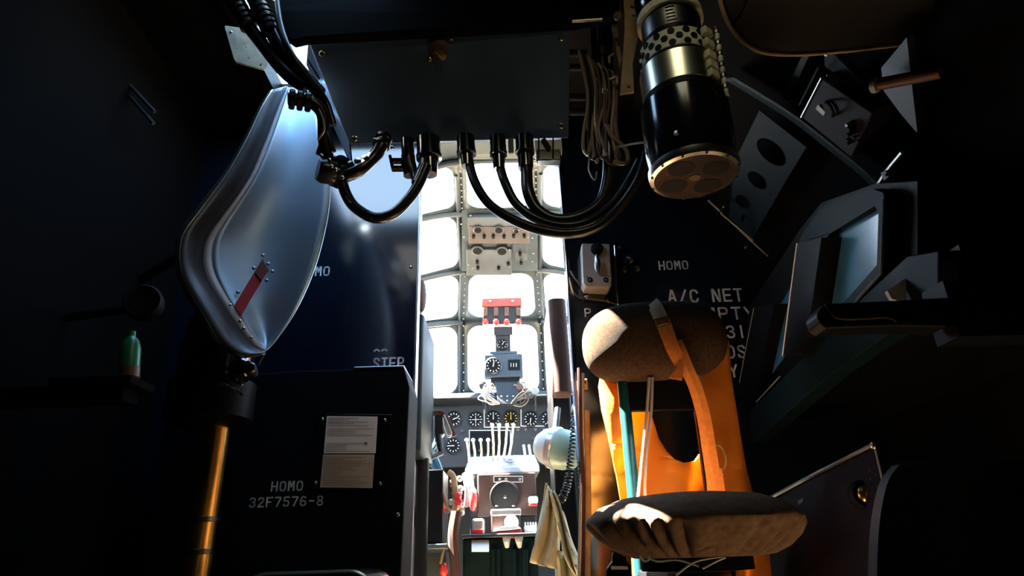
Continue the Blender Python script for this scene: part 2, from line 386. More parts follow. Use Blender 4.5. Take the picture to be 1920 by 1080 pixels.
# cockpit shell
struct(MB().box((-1.25, BK+.03, -.04), (-1.15, 4.3, 1.30)).build('wall_cockpit_left', 'cockpit_wall', smooth=0), 'dark lower cockpit side wall on the left')
struct(MB().box((1.15, BK+.03, -.04), (1.25, 4.3, 1.30)).build('wall_cockpit_right', 'cockpit_wall', smooth=0), 'dark lower cockpit side wall on the right')
struct(MB().box((-1.25, 4.2, -.04), (1.25, 4.3, 1.43)).build('wall_cockpit_front', 'cockpit_wall', smooth=0), 'dark firewall below the windshield')
# canopy: v rows (depth, height, half width of the middle column, droop, setback)
KV = [(4.02, 1.42, .262, .02, -.10), (3.75, 1.842, .246, .08, -.12), (3.40, 2.030, .214, .17, -.15), (2.95, 2.165, .200, .18, -.15),
      (2.50, 2.185, .180, .20, -.05), (2.33, 2.190, .176, .20, -.03), (2.13, 2.190, .170, .20, 0)]
def S(u, v, off=0):
    i = min(int(v), len(KV)-2); s = v-i; A, B = KV[i], KV[i+1]
    q = [A[k]+(B[k]-A[k])*s for k in range(5)]
    if 0 < i < 4 or (i == 0 and s > .5):      # round the profile a little
        pass
    e = max(0, abs(u)-1); sg = 1 if u >= 0 else -1
    x = min(abs(u), 1)*q[2]+e*.42
    p = Vector((sg*x-.003, q[0]+q[4]*e, q[1]-q[3]*e**1.35))
    d = Vector((0, B[0]-A[0], B[1]-A[1])).normalized(); n = Vector((0, -abs(d.z), d.y if d.y < 0 else -d.y)).normalized()
    return p+n*off
w2 = bpy.data.objects.new('window_2', None); COL.objects.link(w2); w2.location = (0, 3.9, 1.42); ORG['window_2'] = Vector(w2.location); struct(w2, 'cockpit canopy of many panes in grey riveted frames')
cf = MB(); UC = [-3, -2, -1, 1, 2, 3]
for ci in range(5):
    for ri in range(6):
        ua, ub = UC[ci], UC[ci+1]; va, vb = ri, ri+1
        wx = (S(ub, ri+.5)-S(ua, ri+.5)).length; hy = (S((ua+ub)/2, vb)-S((ua+ub)/2, va)).length
        def uv(a, b): return S(ua+(ub-ua)*a/wx, va+(vb-va)*b/hy)
        solid = (ri == 4) or (ri == 2 and ci == 2)
        if solid:
            rows = [[uv(wx*i/8, hy*j/4) for i in range(9)] for j in range(5)]; cf.sheet(rows); continue
        mg = .030; r = min(.075, hy*.33, wx*.33)
        inn = rrect(mg, mg, wx-mg, hy-mg, r, 6); out = rrect(0, 0, wx, hy, .001, 6); k = len(inn)
        def lift(p, o): 
            q = uv(*p); return q+o*Vector((0, -.7, -.7))
        a = [uv(*p) for p in out]; b = [lift(p, .006) for p in inn]; c = [uv(*p)+Vector((0, .5, .8))*.012 for p in inn]
        cf.add(a+b+c, [(i, (i+1) % k, k+(i+1) % k, k+i) for i in range(k)]+[(k+i, k+(i+1) % k, 2*k+(i+1) % k, 2*k+i) for i in range(k)])
        rows = [[uv(mg*.5+(wx-mg)*i/8, mg*.5+(hy-mg)*j/8)+Vector((0, .004, .006)) for i in range(9)] for j in range(9)]
        MB().sheet(rows).build('pane', 'glass', w2)
cf.build('canopy_frame', 'frame_grey', w2, smooth=40, solid=.008)
for ri in (1, 2, 3, 4):
    for sg in (-1, 1):
        MB().tube([S(sg*(1+.1*i), ri, .016) for i in range(16)], .017, 10).build('canopy_bar', 'cockpit_blue', w2)
for sg in (-1, 1):
    for e in (0.0, ):
        MB().tube([S(sg*(1+.04), .05+i*.1, .010) for i in range(38)], .009, 8).build('canopy_post', 'cockpit_blue', w2)
rv = MB()
for sg in (-1, 1):
    for i in range(34): rv.sphere(S(sg*(1-.03), .1+i*.12, .010), .0045, 6)
o = rv.build('rivets', 'mark', w2); o['kind'] = 'stuff'

# ================================================================== COCKPIT THINGS
# glare shield and instrument panel
gs = MB(); a = at(800, 742, 3.86); 
gs.prism([(-1.1, 4.2, 1.44), (-1.1, 3.95, 1.425), (-1.1, 3.68, 1.37), (-1.1, 3.66, 1.335), (-1.1, 3.72, 1.31), (-1.1, 4.2, 1.31)], (2.2, 0, 0))
tag(gs.build('glare_shield', 'cockpit_dark', bevel=.006), 'dark curved glare shield under the windshield', 'shield')
ip = thing('instrument_panel', (0, 3.76, 1.0), 'dark cockpit instrument panel with a row of round dials', 'panel')
pb = MB().box((-.95, 3.75, .96), (.95, 3.79, 1.315)); pb.build('panel_board', 'panel_grey', ip, bevel=.004)
def gauge(x, y, rpx, Y, parent, needle=-90, mk='mark', ticks=10, cross=False, face='dial'):
    p = at(x, y, Y); r = rpx*mpp(p); n = Vector((0, -1, 0))
    gq = MB().lathe(p, n, [(r*1.18, -.002), (r*1.18, .006), (r*1.02, .012), (r*.98, .004)], 24).build('gauge', 'cockpit_dark', parent)
    disc(MB(), p, n, r*.97, .005, 24).build('dial_face', face, gq)
    tk = MB()
    for i in range(ticks):
        a_ = 2*math.pi*i/ticks; d = Vector((math.cos(a_), 0, math.sin(a_))); s = Vector((-d.z, 0, d.x))
        c0 = p+n*.0055+d*r*.68; c1 = p+n*.0055+d*r*.9
        tk.prism([c0-s*r*.06, c1-s*r*.06, c1+s*r*.06, c0+s*r*.06], n*.001)
    if cross:
        for d in (Vector((1, 0, 0)), Vector((0, 0, 1))):
            s = Vector((-d.z, 0, d.x)); tk.prism([p+n*.0055-d*r*.55-s*r*.035, p+n*.0055+d*r*.55-s*r*.035, p+n*.0055+d*r*.55+s*r*.035, p+n*.0055-d*r*.55+s*r*.035], n*.001)
    tk.build('dial_marks', mk, gq, smooth=0)
    if needle is not None:
        a_ = math.radians(needle); d = Vector((math.cos(a_), 0, math.sin(a_))); s = Vector((-d.z, 0, d.x)); c0 = p+n*.007
        MB().prism([c0-d*r*.15-s*r*.06, c0+d*r*.62-s*r*.05, c0+d*r*.7, c0+d*r*.62+s*r*.05, c0-d*r*.15+s*r*.06], n*.001).build('needle', mk, gq, smooth=0)
    return gq
for x, y, r, nd, mk, cs in ((851, 786, 13, 20, 'mark', 0), (892, 787, 13, None, 'mark', 1), (925, 785, 13, 90, 'mark', 0), (958, 785, 13, 90, 'yellow_mark', 0), (995, 786, 13, -100, 'mark', 0), (1028, 786, 13, -105, 'mark', 0), (850, 836, 13, 180, 'mark', 0)):
    gauge(x, y, r, 3.748, ip, nd, mk, 12, cs)
def strip(mb, x0, y0, x1, y1, Y, w, dep=.003):
    a, b = at(x0, y0, Y), at(x1, y1, Y); d = (b-a).normalized(); s = d.cross(Vector((0, 1, 0))).normalized()*w/2
    mb.prism([a-s, b-s, b+s, a+s], (0, -dep, 0)); return mb
bd = MB()
for q in ((908, 768, 908, 801), (908, 801, 975, 801), (977, 768, 977, 799), (977, 799, 1040, 799)): strip(bd, *q, 3.747, .005)
bd.build('white_border', 'mark', ip, smooth=0)
b2 = MB()
for q in ((880, 807, 957, 807), (880, 807, 880, 850), (957, 807, 957, 855)): strip(b2, *q, 3.747, .004)
b2.build('white_border', 'mark', ip, smooth=0)
pbox(MB(), 882, 809, 955, 850, 3.742, .01).build('recess_panel', 'dial', ip, smooth=0)
for x in (971, 985, 1004, 1020):
    p = at(x, 806, 3.747); disc(MB(), p, (0, -1, 0), .009, .008, 12).build('knob', 'screw', ip)
for x, y in ((866, 808), (900, 845), (925, 848), (1000, 822), (1018, 826)):
    disc(MB(), at(x, y, 3.745), (0, -1, 0), .010, .012, 12).build('knob', 'radio_silver', ip)
# windshield centre stack
fp = thing('fire_handle_panel', at(940, 607, 3.70), 'dark panel with red top and four red knobs on the windshield', 'panel')
YF = 3.60
mb = MB(); pbox(mb, 905, 574, 977, 607, YF, .05); mb.build('panel_body', 'cockpit_dark', fp, bevel=.004)
mb = MB(); pbox(mb, 903, 558, 978, 574, YF-.01, .07); mb.build('red_hood', 'red_dark', fp, bevel=.004)
for x in (919, 961): screw(at(x, 565, YF-.012), (0, -1, 0), .006, fp)
for x in (910, 930, 950, 972):
    k = MB(); pbox(k, x-4, 576, x+4, 592, YF-.012, .012); k.build('handle_slot', 'copper_brown', fp, bevel=.002)
    p = at(x, 605, YF-.004); k = MB().lathe(p, (0, -1, 0), [(.017, 0), (.019, .008), (.017, .02), (.006, .024)], 16); kb = k.build('red_knob', 'red', fp)
    MB().lathe(p+Vector((0, -.0245, 0)), (0, -1, 0), [(.009, 0), (.008, .002)], 12).build('knob_insert', 'red_dark', kb)
cc = thing('gauge_column', at(940, 655, 3.72), 'narrow dark column with one small dial above the clock unit', 'instrument')
mb = MB(); pbox(mb, 926, 612, 961, 628, YF+.01, .06); pbox(mb, 929, 622, 957, 662, YF+.02, .04); mb.build('column_body', 'cockpit_dark', cc, bevel=.003)
gauge(942, 646, 9, YF+.018, cc, 60, ticks=8)
ck = thing('clock_unit', at(944, 712, 3.62), 'blue-grey clock and compass box in front of the windshield', 'instrument')
mb = MB(); pbox(mb, 908, 664, 980, 706, YF-.01, .07); pbox(mb, 918, 658, 970, 664, YF, .06); mb.build('clock_body', 'cockpit_blue', ck, bevel=.004)
gauge(925, 686, 14, YF-.012, ck, 80, ticks=12)
mb = MB(); pbox(mb, 953, 674, 975, 694, YF-.014, .006); cw = mb.build('compass_window', 'dial', ck, bevel=.002)
mb = MB()
for q in (958, 963, 968): strip(mb, q, 681, q, 688, YF-.015, .003)
mb.build('compass_card', 'mark', cw, smooth=0)
sp = thing('switch_stand', at(948, 760, 3.62), 'black stand with six small switches amid loose wires', 'switch box')
mb = MB(); pbox(mb, 920, 706, 975, 722, YF+.02, .05); mb.prism([at(928, 716, YF), at(974, 716, YF), at(968, 757, YF-.03), at(934, 757, YF-.03)], (0, .06, 0)); mb.build('stand_body', 'cockpit_dark', sp, bevel=.003)
for x in (940, 951, 962):
    for y in (743, 751): screw(at(x, y, YF-.028), (0, -1, 0), .0045, sp, name='toggle')
for i in range(18):
    s = -1 if i % 2 else 1
    x0 = 947+s*random.uniform(16, 24); y0 = random.uniform(722, 748)
    x1 = 947+s*random.uniform(28, 52); y1 = random.uniform(735, 757)
    Yq = random.uniform(3.56, 3.64)
    pts = [at(x0, y0, Yq), at((x0+x1)/2+random.uniform(-6, 6), min(y0, y1)-random.uniform(2, 14), Yq), at(x1, (y0+y1)/2, Yq), at((x0+x1)/2, max(y0, y1)+random.uniform(0, 8), Yq-.01), at(947+s*10, 757, Yq-.02)]
    mw_ = random.choice(['tan_wire', 'grey_wire', 'copper_brown', 'chrome_white'])
    cn_ = {'tan_wire': 'tan', 'grey_wire': 'grey', 'copper_brown': 'brown', 'chrome_white': 'whitish'}[mw_]
    tag(MB().tube(smooth_path(pts, 5), .0035, 6).build('loose_wire', mw_, None), 'thin %s loose wire tangled %s of the black switch stand' % (cn_, 'left' if s < 0 else 'right'), 'wire', '%s loose wires %s of the switch stand' % (cn_, 'left' if s < 0 else 'right'))
for i, (x, y, m_, lb) in enumerate(((905, 722, 'cockpit_dark', 'small dark knob left of the switch stand'), (974, 726, 'copper_brown', 'small copper lamp right of the switch stand'), (910, 738, 'chrome_white', 'small bright fitting left of the switch stand'), (1003, 733, 'grey_wire', 'small grey fitting right of the switch stand'))):
    k = thing('panel_lamp', at(x, y+8, 3.62), lb, 'lamp', 'small lamps by the switch stand')
    p = at(x, y, 3.60); MB().lathe(p, (0, -1, 0), [(.022, -.02), (.024, .0), (.02, .015), (.004, .02)], 14).build('lamp_cap', m_, k)
    MB().cyl(p+Vector((0, .0, -.015)), p+Vector((0, .02, -.11)), .006, 8).build('lamp_stem', 'cockpit_dark', k)
# overhead radio panel
rp = thing('overhead_radio_panel', at(937, 505, 3.1), 'grey overhead radio panel bolted to the canopy frame', 'panel')
OA = at(940, 395, 2.90); OB = at(940, 500, 3.28)
on = Vector((0, -(OB.z-OA.z), (OB.y-OA.y))); on = Vector((0, -abs(on.y), -abs(on.z))).normalized() if False else (OB-OA).cross(Vector((1, 0, 0))).normalized()
if on.dot(CAM-OA) < 0: on = -on
def op(x, y, l=0): return onp(x, y, OA+on*l, on)
def oplate(name, m_, x0, y0, x1, y1, l, h, parent, **k):
    mb = MB(); mb.prism([op(x0, y0, l), op(x1, y0, l), op(x1, y1, l), op(x0, y1, l)], on*h); return mb.build(name, m_, parent, smooth=0, **k)
oplate('base_plate', 'frame_grey', 866, 392, 1008, 506, -.045, .01, rp)
oplate('upper_unit', 'radio_silver', 877, 401, 992, 421, -.03, .03, rp, bevel=.003)
oplate('radio_strip', 'radio_grey', 879, 417, 992, 449, -.03, .035, rp, bevel=.003)
oplate('dark_gap', 'cockpit_dark', 880, 449, 958, 461, -.03, .02, rp)
lu = oplate('lower_unit', 'radio_silver', 875, 460, 959, 508, -.03, .035, rp, bevel=.003)
oplate('side_unit', 'panel_grey', 961, 450, 988, 468, -.03, .03, rp, bevel=.003)
oplate('side_unit', 'radio_silver', 965, 468, 988, 482, -.03, .028, rp, bevel=.003)
for x, y, r in ((896, 430, 9), (935, 430, 9), (968, 432, 6), (895, 469, 11), (941, 470, 11)):
    p = op(x, y, .006); rr = r*mpp(p)
    k = MB().lathe(p, on, [(rr, 0), (rr, .006), (rr*.8, .009), (rr*.75, .003)], 18).build('tuning_dial', 'radio_silver', rp)
    MB().lathe(p, on, [(rr*.72, .002), (rr*.72, .0075)], 14).build('dial_glass', 'dial', k)
for x, y in ((888, 441), (908, 441), (925, 441), (945, 441), (963, 440), (983, 440), (895, 489), (896, 500), (935, 500), (953, 492), (977, 490), (975, 474)):
    p = op(x, y, .004); disc(MB(), p, on, .009, .02, 12).build('knob', 'dial', rp)
for x, y in ((882, 404), (990, 445), (878, 496), (886, 503), (955, 500), (955, 468), (865, 420), (870, 444), (998, 446), (1000, 475), (998, 490), (863, 400)):
    screw(op(x, y, .002 if 875 < x < 992 else -.03), on, .005, rp)
# pedestal with levers
pd = thing('throttle_pedestal', (0, 3.15, 0), 'cockpit centre pedestal with throttle levers and a pale sunlit top', 'pedestal')
a, b = at(872, 885, 3.05), at(1012, 885, 3.05)
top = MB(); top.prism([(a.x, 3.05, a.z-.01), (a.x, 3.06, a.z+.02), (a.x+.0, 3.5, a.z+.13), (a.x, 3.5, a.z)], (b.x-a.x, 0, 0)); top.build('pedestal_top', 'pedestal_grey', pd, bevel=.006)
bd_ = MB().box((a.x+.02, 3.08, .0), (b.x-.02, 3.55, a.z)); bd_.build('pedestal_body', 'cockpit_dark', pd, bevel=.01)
def lever(x0, y0, x1, y1, Y0, Y1, m_, kr, parent, name):
    p0, p1 = at(x0, y0, Y0), at(x1, y1, Y1)
    l = MB().tube([p0, p0.lerp(p1, .5)+Vector((.004, 0, 0)), p1], .0055, 8).build('lever', m_, parent)
    if kr: MB().sphere(p1, kr, 12, (1, 1, .9)).build('lever_knob', name, l)
for i, x in enumerate((923, 936, 951, 963)): lever(933+i*9-8, 868, x, 797, 3.28, 3.34, 'khaki', .0105, pd, 'white_paint' if i < 2 else 'grey_wire')
for i, x in enumerate((875, 887, 901, 915)): lever(880+i*11, 868, x, 825, 3.24, 3.28, 'khaki', .011, pd, 'white_paint')
for x in (982, 992): lever(984+(x-982), 868, x, 835, 3.22, 3.28, 'white_paint', 0, pd, 'white_paint')
k = MB(); k.sphere(at(957, 863, 3.12), .028, 14, (1.2, 1, .55)); k.sphere(at(945, 861, 3.12), .014, 10); k.sphere(at(967, 860, 3.12), .014, 10); k.build('trim_knob', 'chrome_white', pd)
for x in (874, 884): 
    k = MB(); k.tube(smooth_path([at(x-3, 890, 3.04), at(x, 905, 3.0), at(x+2, 925, 3.0), at(x-1, 950, 3.02)]), .012, 8); k.build('side_lever', 'chrome_white', pd)
# brown control box with round hatch
bx = thing('control_box', at(947, 972, 3.0), 'dark brown box with a big round black dial on the pedestal', 'box')
mb = MB(); pbox(mb, 895, 887, 1006, 968, 2.98, .065); mb.build('box_body', 'maroon_brown', bx, bevel=.006)
p = at(947, 932, 2.978); r = 29*mpp(p)
MB().lathe(p, (0, -1, 0), [(r, 0), (r, .02), (r*.93, .028), (r*.88, .02), (r*.85, .012)], 36).build('dial_rim', 'gunmetal', bx)
dq = disc(MB(), p, (0, -1, 0), r*.87, .014, 30).build('dial_disc', 'dial', bx); screw(p+Vector((0, -.014, 0)), (0, -1, 0), .008, dq, 'gunmetal')
mb = MB(); pbox(mb, 925, 893, 981, 904, 2.976, .006); npq = mb.build('name_plate', 'maroon_brown', bx)
mb = MB()
for q in ((926, 893, 980, 893), (926, 904, 980, 904), (926, 893, 926, 904), (980, 893, 980, 904)): strip(mb, *q, 2.975, .003)
mb.build('plate_border', 'mark', npq, smooth=0)
for x in (937, 949, 975): screw(at(x, 899, 2.975), (0, -1, 0), .006, bx)
# switch boxes below
sb = thing('dial_switch_box', at(948, 1000, 2.85), 'small dark box with a bright top and round white dial below the black dial', 'box')
mb = MB(); pbox(mb, 921, 966, 976, 1000, 2.84, .08); mb.build('box_body', 'maroon_brown', sb, bevel=.004)
mb = MB(); pbox(mb, 920, 954, 977, 967, 2.83, .10); mb.build('box_lid', 'chrome_white', sb, bevel=.006)
p = at(959, 980, 2.838); MB().lathe(p, (0, -1, 0), [(.03, 0), (.03, .012), (.024, .018), (.004, .018)], 20).build('white_dial', 'white_paint', sb)
for x in (931, 963): screw(at(x, 955, 2.85)+Vector((0, 0, .012)), (0, 0, 1), .007, sb, 'gunmetal')
rs = thing('red_guard_switch', at(955, 1015, 2.80), 'red guarded switch with a white flap under the small box', 'switch')
mb = MB(); mb.prism([at(935, 998, 2.80), at(978, 992, 2.80), at(980, 1008, 2.80), at(946, 1012, 2.80)], (0, .05, 0)); mb.build('guard', 'red', rs, bevel=.004)
mb = MB(); mb.prism([at(924, 996, 2.79), at(940, 987, 2.79), at(965, 984, 2.79), at(978, 991, 2.79), at(955, 994, 2.79)], (0, .07, 0)); mb.build('flap', 'white_paint', rs, bevel=.003)
for x in (950, 973):
    MB().tube([at(x, 1008, 2.80), at(x, 1016, 2.79), at(x+1, 1026, 2.80)], lambda q: .018*(1-.5*q), 10).build('tab', 'white_paint', rs)
for x, y, m_, lb, nm in ((890, 940, 'red', 'red knob on the left flank of the brown box', 'lever_knob_red'), (1000, 938, 'white_paint', 'white and red knob on the right flank of the brown box', 'w')):
    k = thing('trim_handle', at(x, y+12, 2.95), lb, 'knob')
    if nm == 'w':
        mb = MB(); pbox(mb, x-9, y-8, x+9, y+6, 2.93, .04); mb.build('knob_cap', 'white_paint', k, bevel=.008)
        mb = MB(); pbox(mb, x-8, y+6, x+8, y+11, 2.935, .035); mb.build('knob_base', 'red', k, bevel=.004)
    else:
        MB().lathe(at(x-3, y+18, 2.93), (0, 0, 1), [(.006, 0), (.016, .02), (.019, .06), (.012, .085), (.002, .09)], 14).build('knob_cap', 'red', k)
        MB().lathe(at(x-3, y-6, 2.93), (0, 0, 1), [(.012, 0), (.017, .03), (.004, .05)], 14).build('knob_top', 'white_paint', k)
# lower console under the pedestal
lc = thing('lower_console', (0, 2.9, 0), 'dark green lower console with a white label under the pedestal', 'console')
a, b = at(868, 1005, 2.80), at(1008, 1005, 2.80)
MB().box((a.x, 2.80, 0), (b.x, 3.05, a.z-.01)).build('console_body', 'dark_green', lc, bevel=.006)
MB().box((a.x-.005, 2.77, a.z-.01), (b.x+.005, 3.05, a.z+.005)).build('console_top', 'panel_grey', lc, bevel=.004)
MB().prism([at(884, 1012, 2.80), at(917, 1012, 2.80), at(917, 1033, 2.73), at(884, 1033, 2.73)], (0, .003, -.004)).build('white_label', 'white_paint', lc, bevel=.001)
mb = MB(); pbox(mb, 884, 972, 908, 1000, 2.83, .10); mb.build('pink_unit', 'chrome_white', lc, bevel=.01)
mb = MB(); pbox(mb, 884, 992, 906, 1001, 2.825, .02); mb.build('red_band', 'red', lc, bevel=.003)
mb = MB(); pbox(mb, 983, 985, 1007, 1004, 2.83, .08); mb.build('white_unit', 'white_paint', lc, bevel=.006)
for x in (985, 990, 995, 1000, 1005):
    mb = MB(); pbox(mb, x-1.4, 979, x+1.4, 986, 2.84, .01); mb.build('key', 'white_paint', lc, smooth=0)
for x in (925, 935, 965, 985):
    MB().cyl(at(x, 1030, 2.79), at(x, 1110, 2.79), .012, 10).build('conduit', 'dark_green', lc)
# seats: padded backs seen through the doorway
def padded_back(name, x0, x1, y0, y1, Y, m_, lb, lean=0):
    k = thing(name, at((x0+x1)/2, y1+40, Y), lb, 'seat')
    c = at((x0+x1)/2, (y0+y1)/2, Y); hw = (at(x1, (y0+y1)/2, Y).x-at(x0, (y0+y1)/2, Y).x)/2; hz = (at((x0+x1)/2, y0, Y).z-at((x0+x1)/2, y1, Y).z)/2
    mb = MB()
    prof = [(-hz, .55), (-hz*.985, .85), (-hz*.95, 1), (-hz*.3, 1.03), (hz*.4, 1.0), (hz*.95, .97), (hz*.985, .82), (hz, .5)]
    rows = []
    for z, s in prof:
        rows.append([c+Vector((x*s+lean*z, y*s, z)) for x, y in rrect(-hw, -.20, hw, .20, hw*.85, 4)])
    n = len(rows[0]); mb.add([p for r_ in rows for p in r_], [(i*n+q, i*n+(q+1) % n, (i+1)*n+(q+1) % n, (i+1)*n+q) for i in range(len(rows)-1) for q in range(n)]+[tuple(range(n)), tuple((len(rows)-1)*n+q for q in range(n))])
    mb.build('back_cushion', m_, k, smooth=60)
    MB().cyl(c+Vector((0, 0, -hz+.01)), Vector((c.x, c.y, 0.0)), .035, 12).build('seat_post', 'black_paint', k)
    return k
sk = padded_back('copilot_seat', 1027, 1060, 583, 757, 2.62, 'brown_leather', 'tall narrow brown padded seat back right of the windshield')
c = at(1045, 790, 2.6); MB().box((c.x-.03, 2.5, .3), (c.x+.05, 2.75, c.z+.09)).build('seat_bracket', 'black_paint', sk, bevel=.01)
ps_ = padded_back('pilot_seat', 778, 803, 610, 860, 2.45, 'dark_green', 'dark blue padded seat back at the left doorway edge')
k = thing('seat_headrest', at(795, 590, 2.4), 'small brown headrest pad at the left doorway edge', 'headrest'); MB().sphere(at(791, 555, 2.4), .05, 14, (.35, 1, 1.4)).build('headrest_pad', 'brown_leather', k); MB().cyl(at(789, 560, 2.4), at(787, 620, 2.42), .01, 8).build('headrest_rod', 'chrome_white', k)
ar = MB().prism([at(813, 777, 2.66), at(829, 777, 2.66), at(833, 812, 2.66), at(815, 830, 2.66)], (0, .05, 0)).build('armrest', 'cockpit_dark', ps_, bevel=.005, label='folded armrest with a worn brown pad')
MB().tube(smooth_path([at(812, 775, 2.66), at(828, 774, 2.66), at(838, 786, 2.66), at(852, 818, 2.66)], 5), .011, 10).build('armrest_pad', 'brown_leather', ar)
MB().tube(smooth_path([at(832, 778, 2.65), at(846, 812, 2.65), at(838, 818, 2.65), at(832, 800, 2.65)], 5), .005, 8).build('armrest_frame', 'chrome_white', ar)
MB().tube([at(822, 815, 2.66), at(826, 850, 2.66), at(800, 860, 2.6)], .014, 10).build('armrest_arm', 'cockpit_dark', ar)
# left cockpit hoses and wires
for i, (pts, r, m_, lb) in enumerate((
    ([(782, 838), (800, 845), (815, 858), (826, 885)], .013, 'blue_hose', 'bright blue hose sagging in from the left doorway edge'),
    ([(783, 846), (798, 856), (812, 872), (822, 900)], .010, 'blue_hose', 'thin blue hose below the thicker blue hose'),
    ([(822, 808), (818, 830), (806, 848), (800, 856)], .012, 'blue_hose', 'short blue hose rising behind the armrest'),
    ([(818, 880), (826, 910), (836, 940), (842, 962)], .007, 'tan_wire', 'tan cord beside the pedestal, upper one'),
    ([(814, 882), (818, 915), (830, 945), (846, 958)], .007, 'khaki', 'pale cord beside the pedestal ending at the red handle'),
    ([(798, 880), (792, 920), (782, 960), (774, 1010)], .010, 'chrome_white', 'slanting bright rod inside the left doorway edge'),
    ([(808, 890), (812, 940), (806, 985)], .008, 'grey_wire', 'grey cord hanging inside the left doorway edge'),
    ([(840, 885), (850, 895), (854, 930), (852, 958)], .013, 'tan', 'brown bent strap left of the pedestal'),
    ([(852, 960), (844, 995), (832, 1030), (826, 1058)], .006, 'tan_wire', 'thin cord ending in a red bead low on the left'),
)):
    tag(MB().tube(smooth_path([at(x, y, 2.75) for x, y in pts], 6), r, 8).build('cockpit_cord', m_), lb, 'cord', 'cords left of the pedestal')
tag(MB().sphere(at(832, 1068, 2.75), .018, 12, (1, 1, 1.5)).build('red_bead', 'red'), 'small red bead hanging low left of the pedestal', 'bead')
tag(MB().sphere(at(829, 955, 2.75), .016, 12, (1.2, 1, 1)).build('red_pull_knob', 'red'), 'small red pull knob among the cords left of the pedestal', 'knob')
for i, (x, y) in enumerate(((858, 930), (860, 942))):
    tag(MB().lathe(at(x, y, 2.74), (0, -1, 0), [(.016, -.02), (.018, 0), (.012, .012), (.003, .014)], 12).build('push_button', 'red'), ['upper red push button left of the brown box', 'lower red push button left of the brown box'][i], 'button', 'red buttons')
ch = thing('side_throttle_box', (at(808, 1010, 2.7).x, 2.7, 0), 'black side box with a bright metal ledge low on the left', 'box')
mb = MB(); pbox(mb, 772, 880, 830, 1020, 2.72, .25); mb.build('box_body', 'black_paint', ch, bevel=.006)
mb = MB(); pbox(mb, 770, 1020, 838, 1030, 2.66, .35); mb.build('ledge', 'frame_grey', ch, bevel=.004)
a = at(772, 1030, 2.75); b = at(836, 1030, 2.75); MB().box((a.x, 2.75, 0), (b.x, 2.95, a.z-.015)).build('box_base', 'cockpit_wall', ch)
tag(MB().tube(smooth_path([at(856, 960, 2.70), at(850, 1000, 2.69), at(852, 1040, 2.69), at(858, 1110, 2.69)], 6), .022, 10).build('hanging_strap', 'brown_leather'), 'brown leather strap hanging left of the lower console', 'strap')
for i in range(10):
    x, y = random.uniform(838, 866), random.uniform(888, 965)
    tag(MB().lathe(at(x, y, 2.78), (random.uniform(-.4, .4), -1, random.uniform(-.3, .3)), [(.010, -.02), (.013, 0), (.008, .012), (.002, .014)], 10).build('cable_fitting', random.choice(['chrome_white', 'steel_warm', 'white_paint'])), 'tiny bright metal fitting among the cords left of the pedestal', 'fitting', 'metal fittings by the pedestal')
# spot lamp with coiled cord
sp = thing('spot_lamp', at(1040, 890, 2.4), 'round chrome and mint green spot lamp by the right doorway edge', 'lamp')
p = at(1052, 842, 2.38); ax = Vector((-.78, .40, .25)).normalized(); r = 37*mpp(p)
MB().lathe(p, ax, [(r*.35, -.075), (r*.8, -.06), (r, -.02), (r*1.02, .012)], 32).build('lamp_shell', 'mint', sp)
MB().lathe(p, ax, [(r*1.03, .010), (r*1.08, .015), (r*1.08, .035), (r*1.0, .038)], 32).build('lamp_rim', 'chrome_white', sp)
MB().lathe(p, ax, [(r*1.0, .036), (r*.85, .07), (r*.55, .095), (r*.1, .105)], 32).build('lamp_hood', 'white_paint', sp)
disc(MB(), p-ax*.073+Vector((0, -.004, 0)), -ax, r*.25, .006, 16).build('lamp_boss', 'mint', sp)
MB().tube(smooth_path([p+Vector((-.02, .02, .05)), p+Vector((-.01, .03, .10)), p+Vector((.0, .05, .16))], 4), .012, 8).build('lamp_yoke', 'cockpit_dark', sp)
cc_ = MB(); path = smooth_path([at(1078, 772, 2.3), at(1076, 820, 2.29), at(1070, 870, 2.28), at(1062, 915, 2.28), at(1050, 938, 2.28), at(1035, 930, 2.29)], 60)
hel = []
for i, q in enumerate(path):
    d = (path[min(i+1, len(path)-1)]-path[max(i-1, 0)]).normalized(); x, y, _ = basis(d); a_ = i*.75
    hel.append(q+(x*math.cos(a_)+y*math.sin(a_))*.012)
tag(cc_.tube(hel, .0035, 6).build('coiled_cable', 'rubber'), 'black coiled cable hanging at the right doorway edge', 'cable')
tag(MB().tube(smooth_path([at(1078, 772, 2.3), at(1074, 766, 2.3), at(1080, 745, 2.3), at(1087, 700, 2.28), at(1090, 670, 2.27)], 6), .004, 8).build('cord_lead', 'chrome_white'), 'bright straight lead above the black coiled cord', 'cord')
ts = thing('doorway_switch', at(1095, 730, 2.08), 'small tan switch on the right doorway edge', 'switch'); mb = MB(); pbox(mb, 1088, 710, 1102, 730, 2.085, .014); mb.build('switch_plate', 'tan', ts, bevel=.002); screw(at(1094, 717, 2.085), (0, -1, 0), .009, ts)
tag(MB().box(tuple(at(1063, 738, 2.6)), tuple(at(1072, 712, 2.6)+Vector((0, .03, 0)))).build('red_handle_grip', 'red', bevel=.006), 'red grip behind the brown seat back', 'grip')
